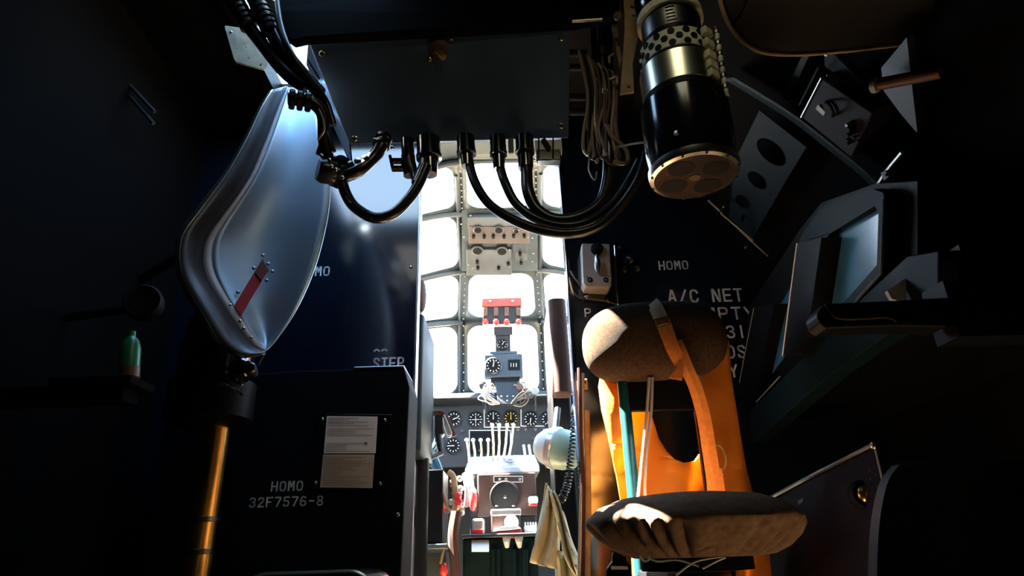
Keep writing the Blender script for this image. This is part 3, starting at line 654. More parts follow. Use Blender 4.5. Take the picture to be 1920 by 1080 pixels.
# canvas
cv = thing('canvas_strap', at(1040, 1080, 2.3), 'folded khaki canvas strap hanging over the spot lamp bracket', 'strap')
def loft(L, R, n, Y0, fold=0, ph=0, freq=3):
    rows = []
    m_ = len(L)
    for i in range(m_):
        row = []
        for k_ in range(n+1):
            s = k_/n; x = L[i][0]+(R[i][0]-L[i][0])*s; y = L[i][1]+(R[i][1]-L[i][1])*s
            row.append(at(x, y, Y0+fold*math.sin(s*freq*math.pi+ph+i*.35)))
        rows.append(row)
    return MB().sheet(rows)
def dens(pts, n=4): return [tuple(p[:2]) for p in smooth_path([Vector((x, y, 0)) for x, y in pts], n)]
loft(dens([(1024, 905), (1018, 945), (1010, 985), (1002, 1020), (994, 1055)]), dens([(1036, 925), (1040, 955), (1046, 990), (1048, 1030), (1042, 1067)]), 10, 2.30, .025).build('canvas_fold', 'khaki', cv, smooth=60, solid=.006)
loft(dens([(1030, 925), (1042, 970), (1050, 1010), (1062, 1050), (1080, 1080)]), dens([(1038, 920), (1056, 960), (1070, 1010), (1086, 1050), (1092, 1076)]), 8, 2.27, .02, 1).build('canvas_fold', 'khaki', cv, smooth=60, solid=.006)
loft(dens([(1044, 1030), (1046, 1060), (1044, 1120)]), dens([(1064, 1040), (1082, 1070), (1092, 1120)]), 8, 2.31, .02, 2).build('canvas_fold', 'khaki', cv, smooth=60, solid=.006)
# strips on the right doorway edge
for i, (x, y0, x2, y2, m_, w_, lb) in enumerate(((1086, 690, 1094, 1100, 'brown_leather', .007, 'brown vertical strap on the right doorway edge'), (1100, 770, 1101, 1100, 'tan', .010, 'tan vertical cord on the right doorway edge'), (1093, 700, 1085, 1100, 'chrome_white', .006, 'bright thin cable on the right doorway edge'))):
    tag(MB().tube(smooth_path([at(x, y0, 2.07), at((x+x2)/2+2, (y0+y2)/2, 2.06), at(x2, y2, 2.07)], 8), w_, 8).build('edge_cord', m_), lb, 'cord', 'cords on the right doorway edge')

# ================================================================== CABIN: LEFT
# locker in front of the left bulkhead
LK = 1.90
lk = thing('step_locker', (-.6, 1.98, 0), 'black locker below the STEP lettering with two paper notices', 'locker')
zt = at(720, 690, LK).z; xr = at(768, 720, LK).x; c1 = at(758, 689, LK)
MB().prism([(-1.0, LK, 0), (xr-.012, LK, 0), (xr, LK, zt-.06), (c1.x, LK, zt), (-.62, LK, zt), (-1.0, LK, zt-.02)], (0, BK-LK-.002, 0)).build('locker_body', 'locker_paint', lk, smooth=0, bevel=.006)
MB().box((at(664, 688, LK).x, LK-.004, zt), (c1.x, BK-.002, zt+.006)).build('locker_top', 'alu', lk, smooth=0, bevel=.002)
stencil('HOMO', 509, 902, 568, 921, LK, lk, label='white stencilled HOMO')
stencil('32F7576-8', 468, 931, 606, 950, LK, lk, label='white stencilled number 32F7576-8')
pl = thing('notice_holder', at(655, 920, LK), 'black framed holder with a white and a yellowed paper notice', 'sign')
def quadp(c, Y): return [at(x, y, Y) for x, y in c]
MB().prism(quadp([(594, 774), (735, 776), (726, 921), (582, 917)], LK-.008), (0, .0075, 0)).build('holder_plate', 'black_gloss', pl, smooth=0, bevel=.004)
pa = MB().prism(quadp([(613, 780), (708, 781), (704, 850), (607, 850)], LK-.010), (0, .0015, 0)).build('white_notice', 'paper', pl, smooth=0)
pb_ = MB().prism(quadp([(606, 852), (702, 852), (698, 915), (600, 914)], LK-.010), (0, .0015, 0)).build('yellowed_notice', 'paper_old', pl, smooth=0)
def lines(par, x0, x1, ys, m_, sl=0):
    mb = MB()
    for y in ys:
        q = x0(y); e = x1(y)
        strip(mb, q, y, q+(e-q)*random.uniform(.35, 1), y+.3, LK-.0108, .0013, .0004)
    mb.build('printed_lines', m_, par, smooth=0)
lines(pa, lambda y: 616-(y-780)*.09, lambda y: 702-(y-780)*.05, [784, 787, 791, 794, 798, 804, 808, 812, 816, 831, 834, 838, 842, 846], 'ink')
lines(pb_, lambda y: 608-(y-852)*.09, lambda y: 698-(y-852)*.06, [857, 861, 865, 869, 873, 877, 881, 885, 889, 893, 897, 901, 905, 909], 'ink_brown')
disc(MB(), at(686, 831.5, LK-.0102), (0, -1, 0), .0045, .0006, 14).build('round_stamp', 'ink', pa)
for x, y in ((605, 786), (722, 788), (592, 905), (713, 907)): screw(at(x, y, LK-.008), (0, -1, 0), .005, pl)
screw(at(746, 965, LK), (0, -1, 0), .006, lk, name='rivet')
# rounded case bottom left
cs = thing('rounded_case', at(578, 1200, 1.25)*1.0, 'black rounded case whose top edge just shows at the bottom', 'case')
c = at(578, 1073, 1.25); hw = (at(702, 1080, 1.25).x-at(452, 1080, 1.25).x)/2
cs.location = (c.x, 1.35, 0); ORG[cs.name] = Vector(cs.location)
MB().prism([(c.x+x, 1.25, z) for x, z in rrect(-hw, .0, hw, c.z, .045, 8)], (0, .22, 0)).build('case_shell', 'black_gloss', cs, smooth=0, bevel=.006)
q = [(c.x+x, 1.247, z) for x, z in rrect(-hw, .0, hw, c.z, .045, 8)]
MB().tube([Vector(p) for p in q], .003, 6, closed=True).build('case_rim_light', 'alu', cs)  # bright metal bead stands in for the rim light along the edge
# bent aluminium shield with deep rim
sh = thing('bent_metal_shield', at(500, 655, 1.5), 'large bent aluminium shield with a deep rim and a red tab', 'shield')
inL = [(541, 165), (527, 205), (505, 268), (478, 330), (440, 388), (407, 438), (397, 468), (399, 502), (413, 536), (440, 580), (470, 622), (487, 645), (498, 656)]
inR = [(580, 165), (592, 205), (602, 255), (612, 300), (619, 348), (616, 398), (606, 448), (592, 498), (572, 548), (548, 594), (524, 628), (510, 646), (498, 657)]
lip = [(538, 162), (519, 206), (495, 268), (466, 334), (426, 392), (392, 438), (381, 470), (382, 506), (398, 542), (430, 590), (462, 634), (482, 654), (498, 660)]
outr = [(512, 168), (490, 204), (463, 262), (425, 328), (378, 392), (347, 434), (338, 468), (341, 508), (356, 545), (386, 596), (412, 638), (450, 664), (497, 663)]
edge = [(506, 170), (483, 206), (456, 262), (417, 328), (367, 392), (336, 434), (328, 468), (331, 508), (346, 548), (376, 600), (406, 644), (448, 669), (497, 665)]
iL, iR, lp, ou, ed = dens(inL), dens(inR), dens(lip), dens(outr), dens(edge)
HN = Vector((.25, -.90, .19)).normalized(); HP = Vector((-.58, 1.45, .97))
def shp(x, y, l=0): return onp(x, y, HP+HN*l, HN)
rows = []
for i in range(len(iL)):
    row = []
    for k in range(15):
        s = k/14; x = iL[i][0]+(iR[i][0]-iL[i][0])*s; y = iL[i][1]+(iR[i][1]-iL[i][1])*s
        row.append(shp(x, y, -.045*math.sin(s*math.pi)*math.sin(i/len(iL)*math.pi)))
    rows.append(row)
MB().sheet(rows).build('shield_face', 'shield_face', sh, smooth=60, solid=.004)
MB().sheet([[shp(*iL[i], .002), shp(*lp[i], .006)] for i in range(len(iL))]).build('inner_lip', 'lip_grey', sh, smooth=60, solid=.003)
MB().sheet([[shp(*lp[i], .006), shp(lp[i][0]*.5+ou[i][0]*.5, lp[i][1]*.5+ou[i][1]*.5, .05), shp(*ou[i], .07)] for i in range(len(iL))]).build('rim_band', 'rim_metal', sh, smooth=60, solid=.004)
MB().sheet([[shp(*ou[i], .07), shp(*ed[i], .05)] for i in range(len(iL))]).build('outer_flange', 'steel_warm', sh, smooth=60, solid=.003)
MB().cyl(shp(440, 420, -.05), Vector((-1.16, 1.9, shp(440, 420, -.05).z)), .015, 10).build('support_arm', 'black_wall', sh)
tbo = MB().prism([shp(x, y, .004) for x, y in ((492, 487), (503, 507), (452, 592), (439, 575))], HN*.004).build('red_tab', 'red_tape', sh, smooth=0)
MB().prism([shp(x, y, .009) for x, y in ((492, 487), (504, 508), (489, 527), (478, 511))], HN*.003).build('tab_end', 'red_deep', tbo, smooth=0)
for x, y in ((493, 479), (476, 503), (503, 495), (511, 509), (500, 526), (446, 548)): screw(shp(x, y, -.012), HN, .005, sh, 'shield_face', name='rivet')
for x, y in ((432, 572), (450, 602), (457, 616), (471, 633)): screw(shp(x, y, .006), HN, .004, sh, name='rivet')
# drift sight: black head on a brass tube
ds = thing('drift_sight', (at(375, 1000, 1.64).x, 1.64, 0), 'black drift sight head on a tall brass tube', 'instrument')
b0 = Vector((at(372, 1000, 1.64).x, 1.64, 0)); ztop = at(400, 795, 1.64).z
MB().cyl((b0.x, 1.64, 0), (b0.x, 1.64, ztop), .038, 28).build('brass_tube', 'brass', ds)
for y in (975, 1035): MB().lathe((b0.x, 1.64, at(360, y, 1.64).z), (0, 0, 1), [(.039, -.006), (.041, -.005), (.041, .005), (.039, .006)], 28).build('tube_clamp', 'gunmetal', ds)
hc = at(405, 690, 1.64); h0 = ztop-.01; 
MB().lathe((hc.x, 1.64, 0), (0, 0, 1), [(.068, h0), (.106, h0+.02), (.106, at(405, 720, 1.64).z)], 36).build('lower_barrel', 'black_paint', ds)
MB().lathe((hc.x, 1.64, 0), (0, 0, 1), [(.092, at(405, 720, 1.64).z), (.094, at(405, 652, 1.64).z), (.088, at(405, 650, 1.64).z), (.083, at(405, 606, 1.64).z), (.05, at(405, 600, 1.64).z)], 36).build('sight_head', 'black_gloss', ds)
q = at(450, 690, 1.53); kq = MB().lathe(q, (.3, -1, .1), [(.027, -.04), (.027, 0), (.020, .006)], 18).build('eyepiece', 'black_gloss', ds)
MB().lathe(at(469, 690, 1.52), (.2, -1, .1), [(.013, -.04), (.015, 0), (.011, .004), (.005, .004)], 16).build('knob', 'gunmetal', ds)
for x, y in ((443, 711), (425, 697), (416, 720), (452, 722)): screw(at(x, y, 1.525), (0, -1, 0), .004, ds)
MB().tube(smooth_path([at(415, 718, 1.525), at(430, 724, 1.52), at(445, 730, 1.525), at(455, 742, 1.53)], 5), .003, 6).build('control_wire', 'screw', ds)
MB().tube([shp(497, 661), at(485, 684, 1.50)], .0015, 6).build('cord', 'grey_wire', sh)
# ring instrument, bottle and rail at the far left
ri = thing('round_wall_gauge', at(268, 598, 1.5), 'dark round gauge faintly seen on the left wall', 'gauge')
p = at(268, 565, 1.5); MB().lathe(p, (.3, -1, 0), [(.045, -.03), (.045, .0), (.040, .008), (.036, .0)], 28).build('gauge_ring', 'console_grey', ri); disc(MB(), p, (.3, -1, 0), .036, .002, 24).build('gauge_face', 'dial', ri)
MB().tube([p+Vector((.02, .03, 0)), Vector((-1.15, p.y+.1, p.z))], .012, 8).build('gauge_stem', 'black_wall', ri)
gb = thing('green_bottle', at(240, 720, 1.35), 'green bottle with an orange-tan base at the far left', 'bottle')
p0, p1 = at(241, 712, 1.35), at(246, 642, 1.35)
MB().lathe(p0, p1-p0, [(.018, 0), (.021, .004), (.021, .026), (.019, .028)], 18).build('bottle_base', 'orange_tan', gb)
MB().lathe(p0, p1-p0, [(.0205, .027), (.0205, .07), (.016, .088), (.008, .098), (.008, .11)], 18).build('bottle_body', 'green_bottle', gb)
tag(MB().box((at(241, 720, 1.33).x-.15, 1.30, p0.z-.02), (at(258, 720, 1.33).x, 1.40, p0.z-.002)).build('wall_shelf', 'black_wall', bevel=.003), 'small black shelf under the green bottle', 'shelf')
MB().box((-1.16, 1.32, p0.z-.05), (at(250, 720, 1.35).x, 1.38, p0.z-.018)).build('shelf_arm', 'black_wall', bpy.data.objects['wall_shelf'])
for i, (a, b) in enumerate((((243, 160), (290, 210)), ((243, 180), (288, 232)))):
    tag(MB().tube([at(*a, 1.62), at(*b, 1.62)], .006, 8).build('wall_conduit', 'cockpit_blue'), ['upper dark blue conduit high on the left wall', 'lower dark blue conduit high on the left wall'][i], 'conduit', 'conduits on the left wall')
# perforated cream bracket plate
bp_ = thing('cream_bracket', at(455, 60, 1.42), 'cream speckled bracket plate with holes beside the cable bundle', 'bracket')
KN = Vector((.45, -.89, .0)).normalized(); KP = at(460, 85, 1.43)
outl = [onp(x, y, KP, KN) for x, y in ((421, 49), (424, 48), (470, 55), (510, 90), (500, 128), (494, 130), (443, 116), (439, 111))]
hol = [circle(onp(x, y, KP, KN), r, KN, 12) for x, y, r in ((490, 121, .0055), (466, 109, .003), (458, 82, .003), (461, 88, .003))]
MB().plate(outl, hol, -KN*.006).build('bracket_plate', 'cream', bp_, smooth=0)
MB().cyl(at(470, 60, 1.43), Vector((at(470, 60, 1.43).x, 1.5, 2.1)), .008, 8).build('bracket_rod', 'black_paint', bp_)
screw(onp(433, 60, KP, KN), KN, .004, bp_)
# conduit bundle running down from the ceiling
def conduit(pts, r, Yl, lb, boots, name='ribbed_conduit', group='cables left of the black box'):
    k = thing(name, at(*pts[-1], Yl[-1]), lb, 'cable', group)
    W_ = [at(x, y, Yq) for (x, y), Yq in zip(pts, Yl)]
    if pts[0][1] < 0: W_ = [Vector((W_[0].x-.05, W_[0].y-.05, CZ)), W_[0]+Vector((-.02, -.02, .06))]+W_
    path = smooth_path(W_, 8)
    MB().tube(path, r, 12).build('cable_sheath', 'rubber', k)
    for s0, s1, rb in boots:
        i0, i1 = int(s0*(len(path)-1)), max(int(s0*(len(path)-1))+1, int(s1*(len(path)-1)))
        p0, p1 = path[i0], path[i1]; n = max(2, int((p1-p0).length/.018))
        for j in range(n):
            q = p0.lerp(p1, (j+.5)/n)
            MB().lathe(q, p1-p0, [(rb*.86, -.008), (rb, -.005), (rb, .005), (rb*.86, .008)], 16).build('boot_rib', 'copper_brown' if rb < .02 else 'rubber', k)
    return k
conduit([(425, -25), (450, 25), (490, 80), (535, 135), (575, 165)], .019, [1.34, 1.35, 1.37, 1.38, 1.40], 'leftmost ribbed conduit slanting down past the cream bracket', [(.34, .60, .026)])
conduit([(470, -25), (495, 30), (520, 80), (560, 130), (600, 175)], .019, [1.33, 1.34, 1.36, 1.38, 1.40], 'middle ribbed conduit slanting down past the bright skylight gap', [(.36, .62, .026)])
conduit([(515, -20), (525, 45), (545, 100), (580, 150), (610, 190), (625, 235)], .010, [1.32]*3+[1.36, 1.40, 1.42], 'thin dark cable nearest the bright skylight gap', [])
conduit([(540, 185), (560, 187), (585, 192), (605, 215), (608, 260), (615, 300)], .017, [1.36, 1.37, 1.38, 1.40, 1.42, 1.44], 'fat connector cable turning down beside the bent shield', [(.0, .42, .027)])
conduit([(600, 175), (612, 215), (608, 255), (598, 290)], .009, [1.40, 1.41, 1.42, 1.43], 'thin cable running down to the bolted clump', [])
conduit([(590, 165), (602, 200), (612, 245), (625, 285)], .008, [1.39, 1.40, 1.41, 1.43], 'second thin cable running down to the bolted clump', [])
MBt = MB().tube(smooth_path([at(598, 205, 1.38), at(606, 225, 1.38), at(607, 245, 1.38), at(596, 262, 1.39)], 6), .003, 6).build('bent_wire', 'tan_wire'); tag(MBt, 'bent tan wire beside the bent shield', 'wire')
# connector clump at the lower left corner of the box
cl = thing('connector_clump', at(615, 345, 1.45), 'clump of bolted black connectors at the lower left of the box', 'connector')
MB().lathe(at(618, 315, 1.44), (-.6, -1, .1), [(.034, -.05), (.038, -.03), (.038, 0), (.03, .012), (.01, .016)], 20).build('connector_shell', 'black_gloss', cl)
MB().lathe(at(606, 320, 1.42), (-.9, -.5, 0), [(.030, -.03), (.034, 0), (.028, .014)], 16).build('connector_shell', 'rubber', cl)
MB().lathe(at(640, 300, 1.43), (.3, -1, .5), [(.020, -.04), (.022, 0), (.012, .008)], 14).build('connector_nut', 'black_gloss', cl)
MB().lathe(at(632, 326, 1.42), (.1, -1, -.2), [(.016, -.03), (.018, 0), (.010, .006)], 6).build('connector_nut', 'gunmetal', cl)
for x, y in ((603, 292), (622, 312), (630, 318), (618, 300), (642, 333)): screw(at(x, y, 1.395), (0, -1, 0), .005, cl)
el = conduit([(720, 255), (716, 272), (700, 296), (675, 318), (645, 330), (622, 330)], .018, [1.46, 1.45, 1.45, 1.44, 1.44, 1.44], 'thick elbow cable from box underside to the bolted clump', [(.02, .25, .024), (.45, .95, .021)], 'elbow_cable', None)
screw(at(736, 276, 1.44), (0, -1, 0), .006, el); screw(at(704, 262, 1.43), (0, -1, 0), .006, el)
hl = conduit([(640, 335), (648, 362), (665, 388), (700, 408), (735, 402), (765, 375), (785, 345), (800, 310)], .0145, [1.45]*8, 'black hose looping below the box against the blue reflection', [], 'looped_hose', None)
for x, y in ((652, 375), (690, 404)): MB().tube(smooth_path([at(x-4, y-8, 1.432), at(x, y, 1.43), at(x+6, y+6, 1.432)], 3), .003, 5).build('hose_strip', 'rubber', hl)  # thin rubber strips laid on the hose
lt = thing('hanging_latch', at(745, 322, 1.5), 'small open metal latch hanging under the box', 'latch')
lm = MB()
for q in ((733, 298, 738, 322), (757, 298, 757, 322), (736, 320, 768, 320), (735, 306, 760, 306)): strip(lm, *q, 1.5, .008, .02)
lm.build('latch_frame', 'black_paint', lt, smooth=0)

# ================================================================== AVIONICS BOX
ab = thing('avionics_box', (-.15, 1.5, 1.6), 'large dark flat electronics box hung from the ceiling over the doorway', 'box')
BXP0 = at(1068, 258, 1.50); BXT = at(1068, 50, 1.36); bn = (BXT-BXP0).cross(Vector((1, 0, 0))).normalized()
if bn.dot(CAM-BXP0) < 0: bn = -bn
def bxp(x, y, l=0): return onp(x, y, BXP0+bn*l, bn)
face = [bxp(x, y) for x, y in ((578, 75), (1068, 50), (1066, 258), (655, 270))]
MB().prism(face, -bn*.004).build('face_plate', 'box_paint', ab, smooth=0, bevel=.0015)
body = [bxp(x, y, -.005) for x, y in ((590, 84), (1060, 56), (1058, 252), (662, 262))]
MB().prism(body, -bn*.10).build('box_body', 'black_paint', ab, smooth=0)
sd = [bxp(578, 75, -.002), bxp(655, 270, -.002), bxp(655, 270, -.002)+Vector((-.02, .12, -.0)), bxp(578, 75, -.002)+Vector((-.05, .14, .04))]
MB().prism(sd, (.004, 0, 0)).build('side_cheek', 'navy', ab, smooth=0)
for x, y in ((1052, 72), (1052, 236), (604, 101), (665, 260), (876, 255)): 
    s_ = MB().lathe(bxp(x, y), bn, [(.0085, 0), (.0085, .002), (.006, .0035), (.005, .002)], 16).build('screw', 'screw', ab)
for x in (795, 828): MB().lathe(bxp(x, 246), bn, [(.007, 0), (.006, .002)], 12).build('screw', 'box_paint', ab)
ft = MB().lathe(bxp(823, 90), bn, [(.026, 0), (.026, .006), (.017, .008), (.016, .022), (.010, .024)], 20).build('round_socket', 'copper_brown', ab)
MB().cyl(bxp(820, 95, .015), bxp(832, 108, .03), .009, 12).build('socket_plug', 'brass', ft)
for x, y in ((846, 72), (805, 111)): 
    MB().prism([bxp(x-7, y-7), bxp(x+7, y-7), bxp(x+7, y+7), bxp(x-7, y+7)], bn*.004).build('socket_ear', 'copper_brown', ab, smooth=0); screw(bxp(x, y, .004), bn, .0065, ab)
for i in range(2):
    pass
for x0, y0, x1, y1 in ((1068, 95, 1100, 103), (1068, 122, 1095, 130), (1068, 177, 1098, 187), (1068, 206, 1098, 214)):
    q = MB(); q.cyl(bxp(x0, (y0+y1)/2, -.04), bxp(x1, (y0+y1)/2, -.04), .010, 12); q.build('side_plug', 'console_grey', ab)
hg = MB()
for x in (700, 980): hg.cyl(bxp(x, 70, -.06), Vector((bxp(x, 70, -.06).x, 1.52, 2.1)), .012, 8)
hg.build('hanger', 'black_paint', ab)
# plugs and cables under the box
def swoop(pts, Ys, r, lb, plug):
    k = thing('hanging_cable', at(*pts[len(pts)//2], Ys[len(pts)//2]), lb, 'cable', 'thick black cables looping under the box')
    MB().tube(smooth_path([at(x, y, Yq) for (x, y), Yq in zip(pts, Ys)], 10), r, 14).build('cable_sheath', 'rubber', k)
    x, y0, y1, y2, hw1, hw2 = plug; Yq = Ys[0]
    p0, p1, p2 = at(x, y0, Yq), at(x+1, y1, Yq), at(x+3, y2, Yq); m1 = mpp(p0)
    MB().lathe(p0, p2-p0, [(hw1*m1, 0), (hw1*m1, (p1-p0).length*.8), (hw1*m1*1.08, (p1-p0).length*.82), (hw1*m1*1.08, (p1-p0).length), (hw2*m1, (p1-p0).length*1.02), (r*1.25, (p2-p0).length)], 18).build('plug', 'navy', k)
    MB().lathe(p0.lerp(p2, .55), p2-p0, [(hw2*m1*1.02, -.006), (hw2*m1*1.12, -.004), (hw2*m1*1.12, .004), (hw2*m1*1.02, .006)], 18).build('plug_ring', 'black_paint', k)
    return k
swoop([(877, 262), (880, 305), (892, 345), (918, 383), (962, 412), (1015, 432), (1070, 438), (1122, 424), (1165, 385), (1198, 335), (1213, 285)], [1.47, 1.47, 1.46, 1.45, 1.44, 1.43, 1.42, 1.41, 1.39, 1.36, 1.33], .0125, 'lowest black cable looping from the left plug under the box', (873, 258, 290, 312, 17, 12))
swoop([(934, 262), (938, 312), (948, 345), (968, 382), (1005, 410), (1055, 424), (1105, 415), (1150, 382), (1182, 335), (1200, 300)], [1.47, 1.47, 1.46, 1.455, 1.45, 1.44, 1.43, 1.41, 1.39, 1.37], .0125, 'middle black cable looping from the second plug under the box', (933, 258, 292, 318, 15, 12))
swoop([(985, 262), (987, 318), (990, 358), (1006, 392), (1040, 412), (1085, 408), (1125, 382), (1140, 340), (1142, 290), (1140, 240)], [1.47, 1.47, 1.46, 1.46, 1.455, 1.45, 1.44, 1.43, 1.42, 1.42], .0165, 'thickest black cable looping from the right plug under the box', (983, 258, 288, 316, 17, 14))
swoop([(800, 270), (797, 305), (790, 325), (782, 345)], [1.48, 1.47, 1.46, 1.455], .016, 'short fat plug beside the looped hose under the box', (803, 262, 298, 328, 22, 16))
swoop([(765, 272), (770, 300), (778, 330), (783, 350)], [1.49, 1.48, 1.47, 1.46], .012, 'slim dark plug left of the short fat plug', (764, 262, 300, 330, 12, 10))
sq = thing('lever_socket', at(1028, 300, 1.5), 'small white faced socket at the right end under the box', 'socket')
mb = MB(); pbox(mb, 1003, 262, 1054, 281, 1.5, .03); mb.build('socket_face', 'white_paint', sq, bevel=.002)
mb = MB(); pbox(mb, 1006, 281, 1052, 300, 1.5, .03); mb.build('socket_body', 'navy', sq, bevel=.003)
mb = MB(); strip(mb, 1018, 262, 1030, 280, 1.497, .012, .006); strip(mb, 1037, 260, 1037, 300, 1.497, .004, .006); strip(mb, 1010, 260, 1010, 300, 1.497, .004, .006); mb.build('socket_lever', 'black_paint', sq, smooth=0)
pt = thing('plug_cap', at(958, 270, 1.49), 'small pale cap between the plugs under the box', 'cap'); mb = MB(); pbox(mb, 953, 258, 963, 286, 1.49, .01); mb.build('cap_body', 'frame_grey', pt, bevel=.002)
# beam across the top and rod
tag(MB().prism([at(440, -60, 1.34), at(1170, -60, 1.34), at(1160, 30, 1.33), at(1070, 44, 1.34), at(575, 70, 1.34), at(548, 76, 1.34), at(470, 20, 1.34)], (0, .03, 0)).build('overhead_beam', 'black_wall', smooth=0, bevel=.004), 'black structural beam across the top of the view', 'beam')
MB().cyl(at(700, -50, 1.36), Vector((at(700, -50, 1.36).x, 1.45, 2.1)), .02, 8).build('beam_hanger', 'black_paint', bpy.data.objects['overhead_beam'])
rd = thing('push_rod', at(1118, 36, 1.32), 'thin bright push rod ending at the tan lamp bracket', 'rod')
MB().cyl(at(1073, 40, 1.32), at(1132, 36, 1.31), .004, 10).build('rod_shaft', 'steel_warm', rd); MB().cyl(at(1130, 36, 1.31), at(1160, 33, 1.30), .006, 10).build('rod_end', 'black_paint', rd)
MB().sphere(at(1160, 30, 1.29), .014, 12).build('rod_eye', 'copper_brown', rd)

# ================================================================== WIRES AND LAMP, UPPER RIGHT
for i in range(7):
    x = 1095+i*9; pts = [(x-10, 95+i*6), (x, 140), (x+4+random.uniform(-6, 6), 190), (x-4+random.uniform(-6, 6), 240)]
    y1 = random.uniform(285, 308); x2 = x+random.uniform(5, 22)
    pts += [(x+random.uniform(-4, 4), y1-14), (x+6, y1), (x2, y1-3), (x2+3, y1-30), (x2-3, 230), (x2-2, 170)]
    mw_ = ['tan_wire', 'rubber', 'tan_wire', 'copper_brown', 'tan_wire', 'copper_brown', 'tan_wire'][i]
    tag(MB().tube(smooth_path([at(a, b, 1.40+.012*random.uniform(-1, 1)) for a, b in pts], 6), .0045, 7).build('coiled_wire', mw_), ['leftmost tan wire', 'black wire', 'second tan wire from the left', 'left brown wire', 'third tan wire from the left', 'right brown wire', 'rightmost tan wire'][i]+' in the hanging coil right of the box', 'wire', 'wires in the hanging coil')
tag(MB().tube(smooth_path([at(1135, 235, 1.39), at(1150, 258, 1.385), at(1172, 278, 1.38), at(1178, 300, 1.38), at(1168, 307, 1.38), at(1150, 303, 1.385)], 6), .006, 8).build('tan_cable', 'tan'), 'tan cable curving out of the wire coil', 'cable')
tag(MB().tube(smooth_path([at(1160, 275, 1.36), at(1185, 270, 1.32), at(1212, 266, 1.28)], 6), .0025, 6).build('thin_lead', 'grey_wire'), 'thin pale lead from the wire coil to the lamp', 'wire')
tag(MB().tube(smooth_path([at(1105, 296, 1.40), at(1104, 318, 1.40), at(1115, 338, 1.40), at(1119, 322, 1.40)], 5), .002, 6).build('wire_tail', 'grey_wire'), 'short wire tail hanging below the coil', 'wire')
for i, (x, m_, w_) in enumerate(((1112, 'black_paint', .010), (1127, 'gunmetal', .012), (1140, 'black_paint', .010))):
    tag(MB().cyl(at(x, 40, 1.42), at(x+6, 150+i*20, 1.42), w_, 10).build('vertical_conduit', m_), ['left vertical conduit beside the box', 'middle grey vertical conduit beside the box', 'right vertical conduit beside the box'][i], 'conduit', 'vertical conduits beside the box')
tag(MB().prism([at(1147, 42, 1.36), at(1156, 40, 1.36), at(1166, 110, 1.36), at(1162, 128, 1.36)], (0, .008, 0)).build('flat_strut', 'tan', smooth=0), 'flat pale strut between the conduits and lamp', 'strut')
cb = thing('cable_clamp', at(1148, 170, 1.38), 'small bright buckle clamp on the strut', 'clamp'); 
for qs in (((1141, 110, 1150, 104), (1141, 110, 1142, 122)), ((1142, 152, 1156, 146), (1156, 146, 1156, 160))):
    mm_ = MB()
    for q in qs: strip(mm_, *q, 1.38, .006, .008)
    mm_.build('clamp_band', 'steel_warm', cb, smooth=0)
LY = 1.15
la = thing('signal_lamp', at(1302, 330, LY), 'large cylindrical black and steel lamp hanging from a tan bracket', 'lamp')
L0 = at(1302, 330, LY); cx_, cy_ = L0.x, L0.y
def lz(y): 
    # height on the lamp axis seen at image row y
    return at(1302-(330-y)*.1, y, LY).z
def lr(px_, y): return px_*mpp((cx_, cy_, lz(y)))
Z = (0, 0, 1); LO = (cx_, cy_, 0)
def rng(name, m_, pr, par=la, n=48): return MB().lathe(LO, Z, [(lr(a, y), lz(y)) for a, y in pr], n).build(name, m_, par)
MB().lathe(LO, Z, [(lr(a, y), lz(y)) for a, y in [(75, 328), (75, 333), (82, 331), (84, 326), (84, 318), (80, 316)]], 48, caps=False).build('lens_rim', 'steel_warm', la)
rng('lower_barrel', 'black_gloss', [(80, 318), (83, 290), (82, 240), (80, 205), (70, 200)])
rng('shoulder', 'black_paint', [(74, 206), (76, 200), (73, 190), (66, 188)])
rng('steel_band', 'steel_warm', [(70, 190), (72, 188), (71, 138), (69, 136)])
rng('dark_gap', 'black_paint', [(66, 138), (66, 128), (62, 128)])
pr = rng('perforated_ring', 'cream', [(66, 130), (67, 129), (66, 98), (64, 97)])
for row, (y, off) in enumerate(((104, 0), (114, .5), (124, 0))):
    for k in range(-5, 6):
        a_ = -math.pi/2+(k+off)*.40+.05; d = Vector((math.cos(a_), math.sin(a_), 0)); rr = lr(67, y)
        disc(MB(), Vector((cx_, cy_, lz(y)))+d*(rr-.004), d, .0078, .0052, 14).build('hole', 'dial', pr)
rng('neck', 'black_paint', [(58, 98), (58, 84), (52, 84)])
npz = rng('name_plate_band', 'gunmetal', [(54, 84), (55, 82), (54, 48), (50, 46)])
for i in range(5):
    for s_ in (-.42, .25):
        y = 53+i*6; a0 = -math.pi/2+s_; q = MB()
        rr = lr(55.5, y); h = lz(y); pts_ = []
        for j in range(5):
            a_ = a0+.3*j/4*random.uniform(.8, 1.1); pts_.append(Vector((cx_+rr*math.cos(a_), cy_+rr*math.sin(a_), h)))
        q.tube(pts_, .0012, 5).build('printed_line', 'dial', npz)
rng('clamp_strap', 'cream', [(60, 47), (61, 46), (60, 34), (57, 33)])
rng('cap', 'black_gloss', [(52, 34), (58, 22), (60, 0), (55, -25), (40, -40)])
MB().cyl((cx_, cy_, lz(-40)-.01), (cx_, cy_, 2.1), .03, 16).build('stem', 'black_paint', la)
zl = lz(332); ln = MB().cyl((cx_, cy_, zl-.001), (cx_, cy_, zl+.004), lr(75, 330), 40).build('lens', 'lens', la)
for dx, dy in ((-.5, -.42), (.5, -.42), (-.5, .42), (.5, .42)):
    R_ = lr(75, 330); MB().lathe((cx_+dx*R_*.85, cy_+dy*R_*.95, zl-.002), (0, 0, 1), [(R_*.33, 0), (R_*.33, .002)], 20).build('bulb', 'dial', ln)
MB().lathe((cx_, cy_, zl-.0025), (0, 0, 1), [(.012, 0), (.012, .002)], 14).build('lens_boss', 'copper_brown', ln)
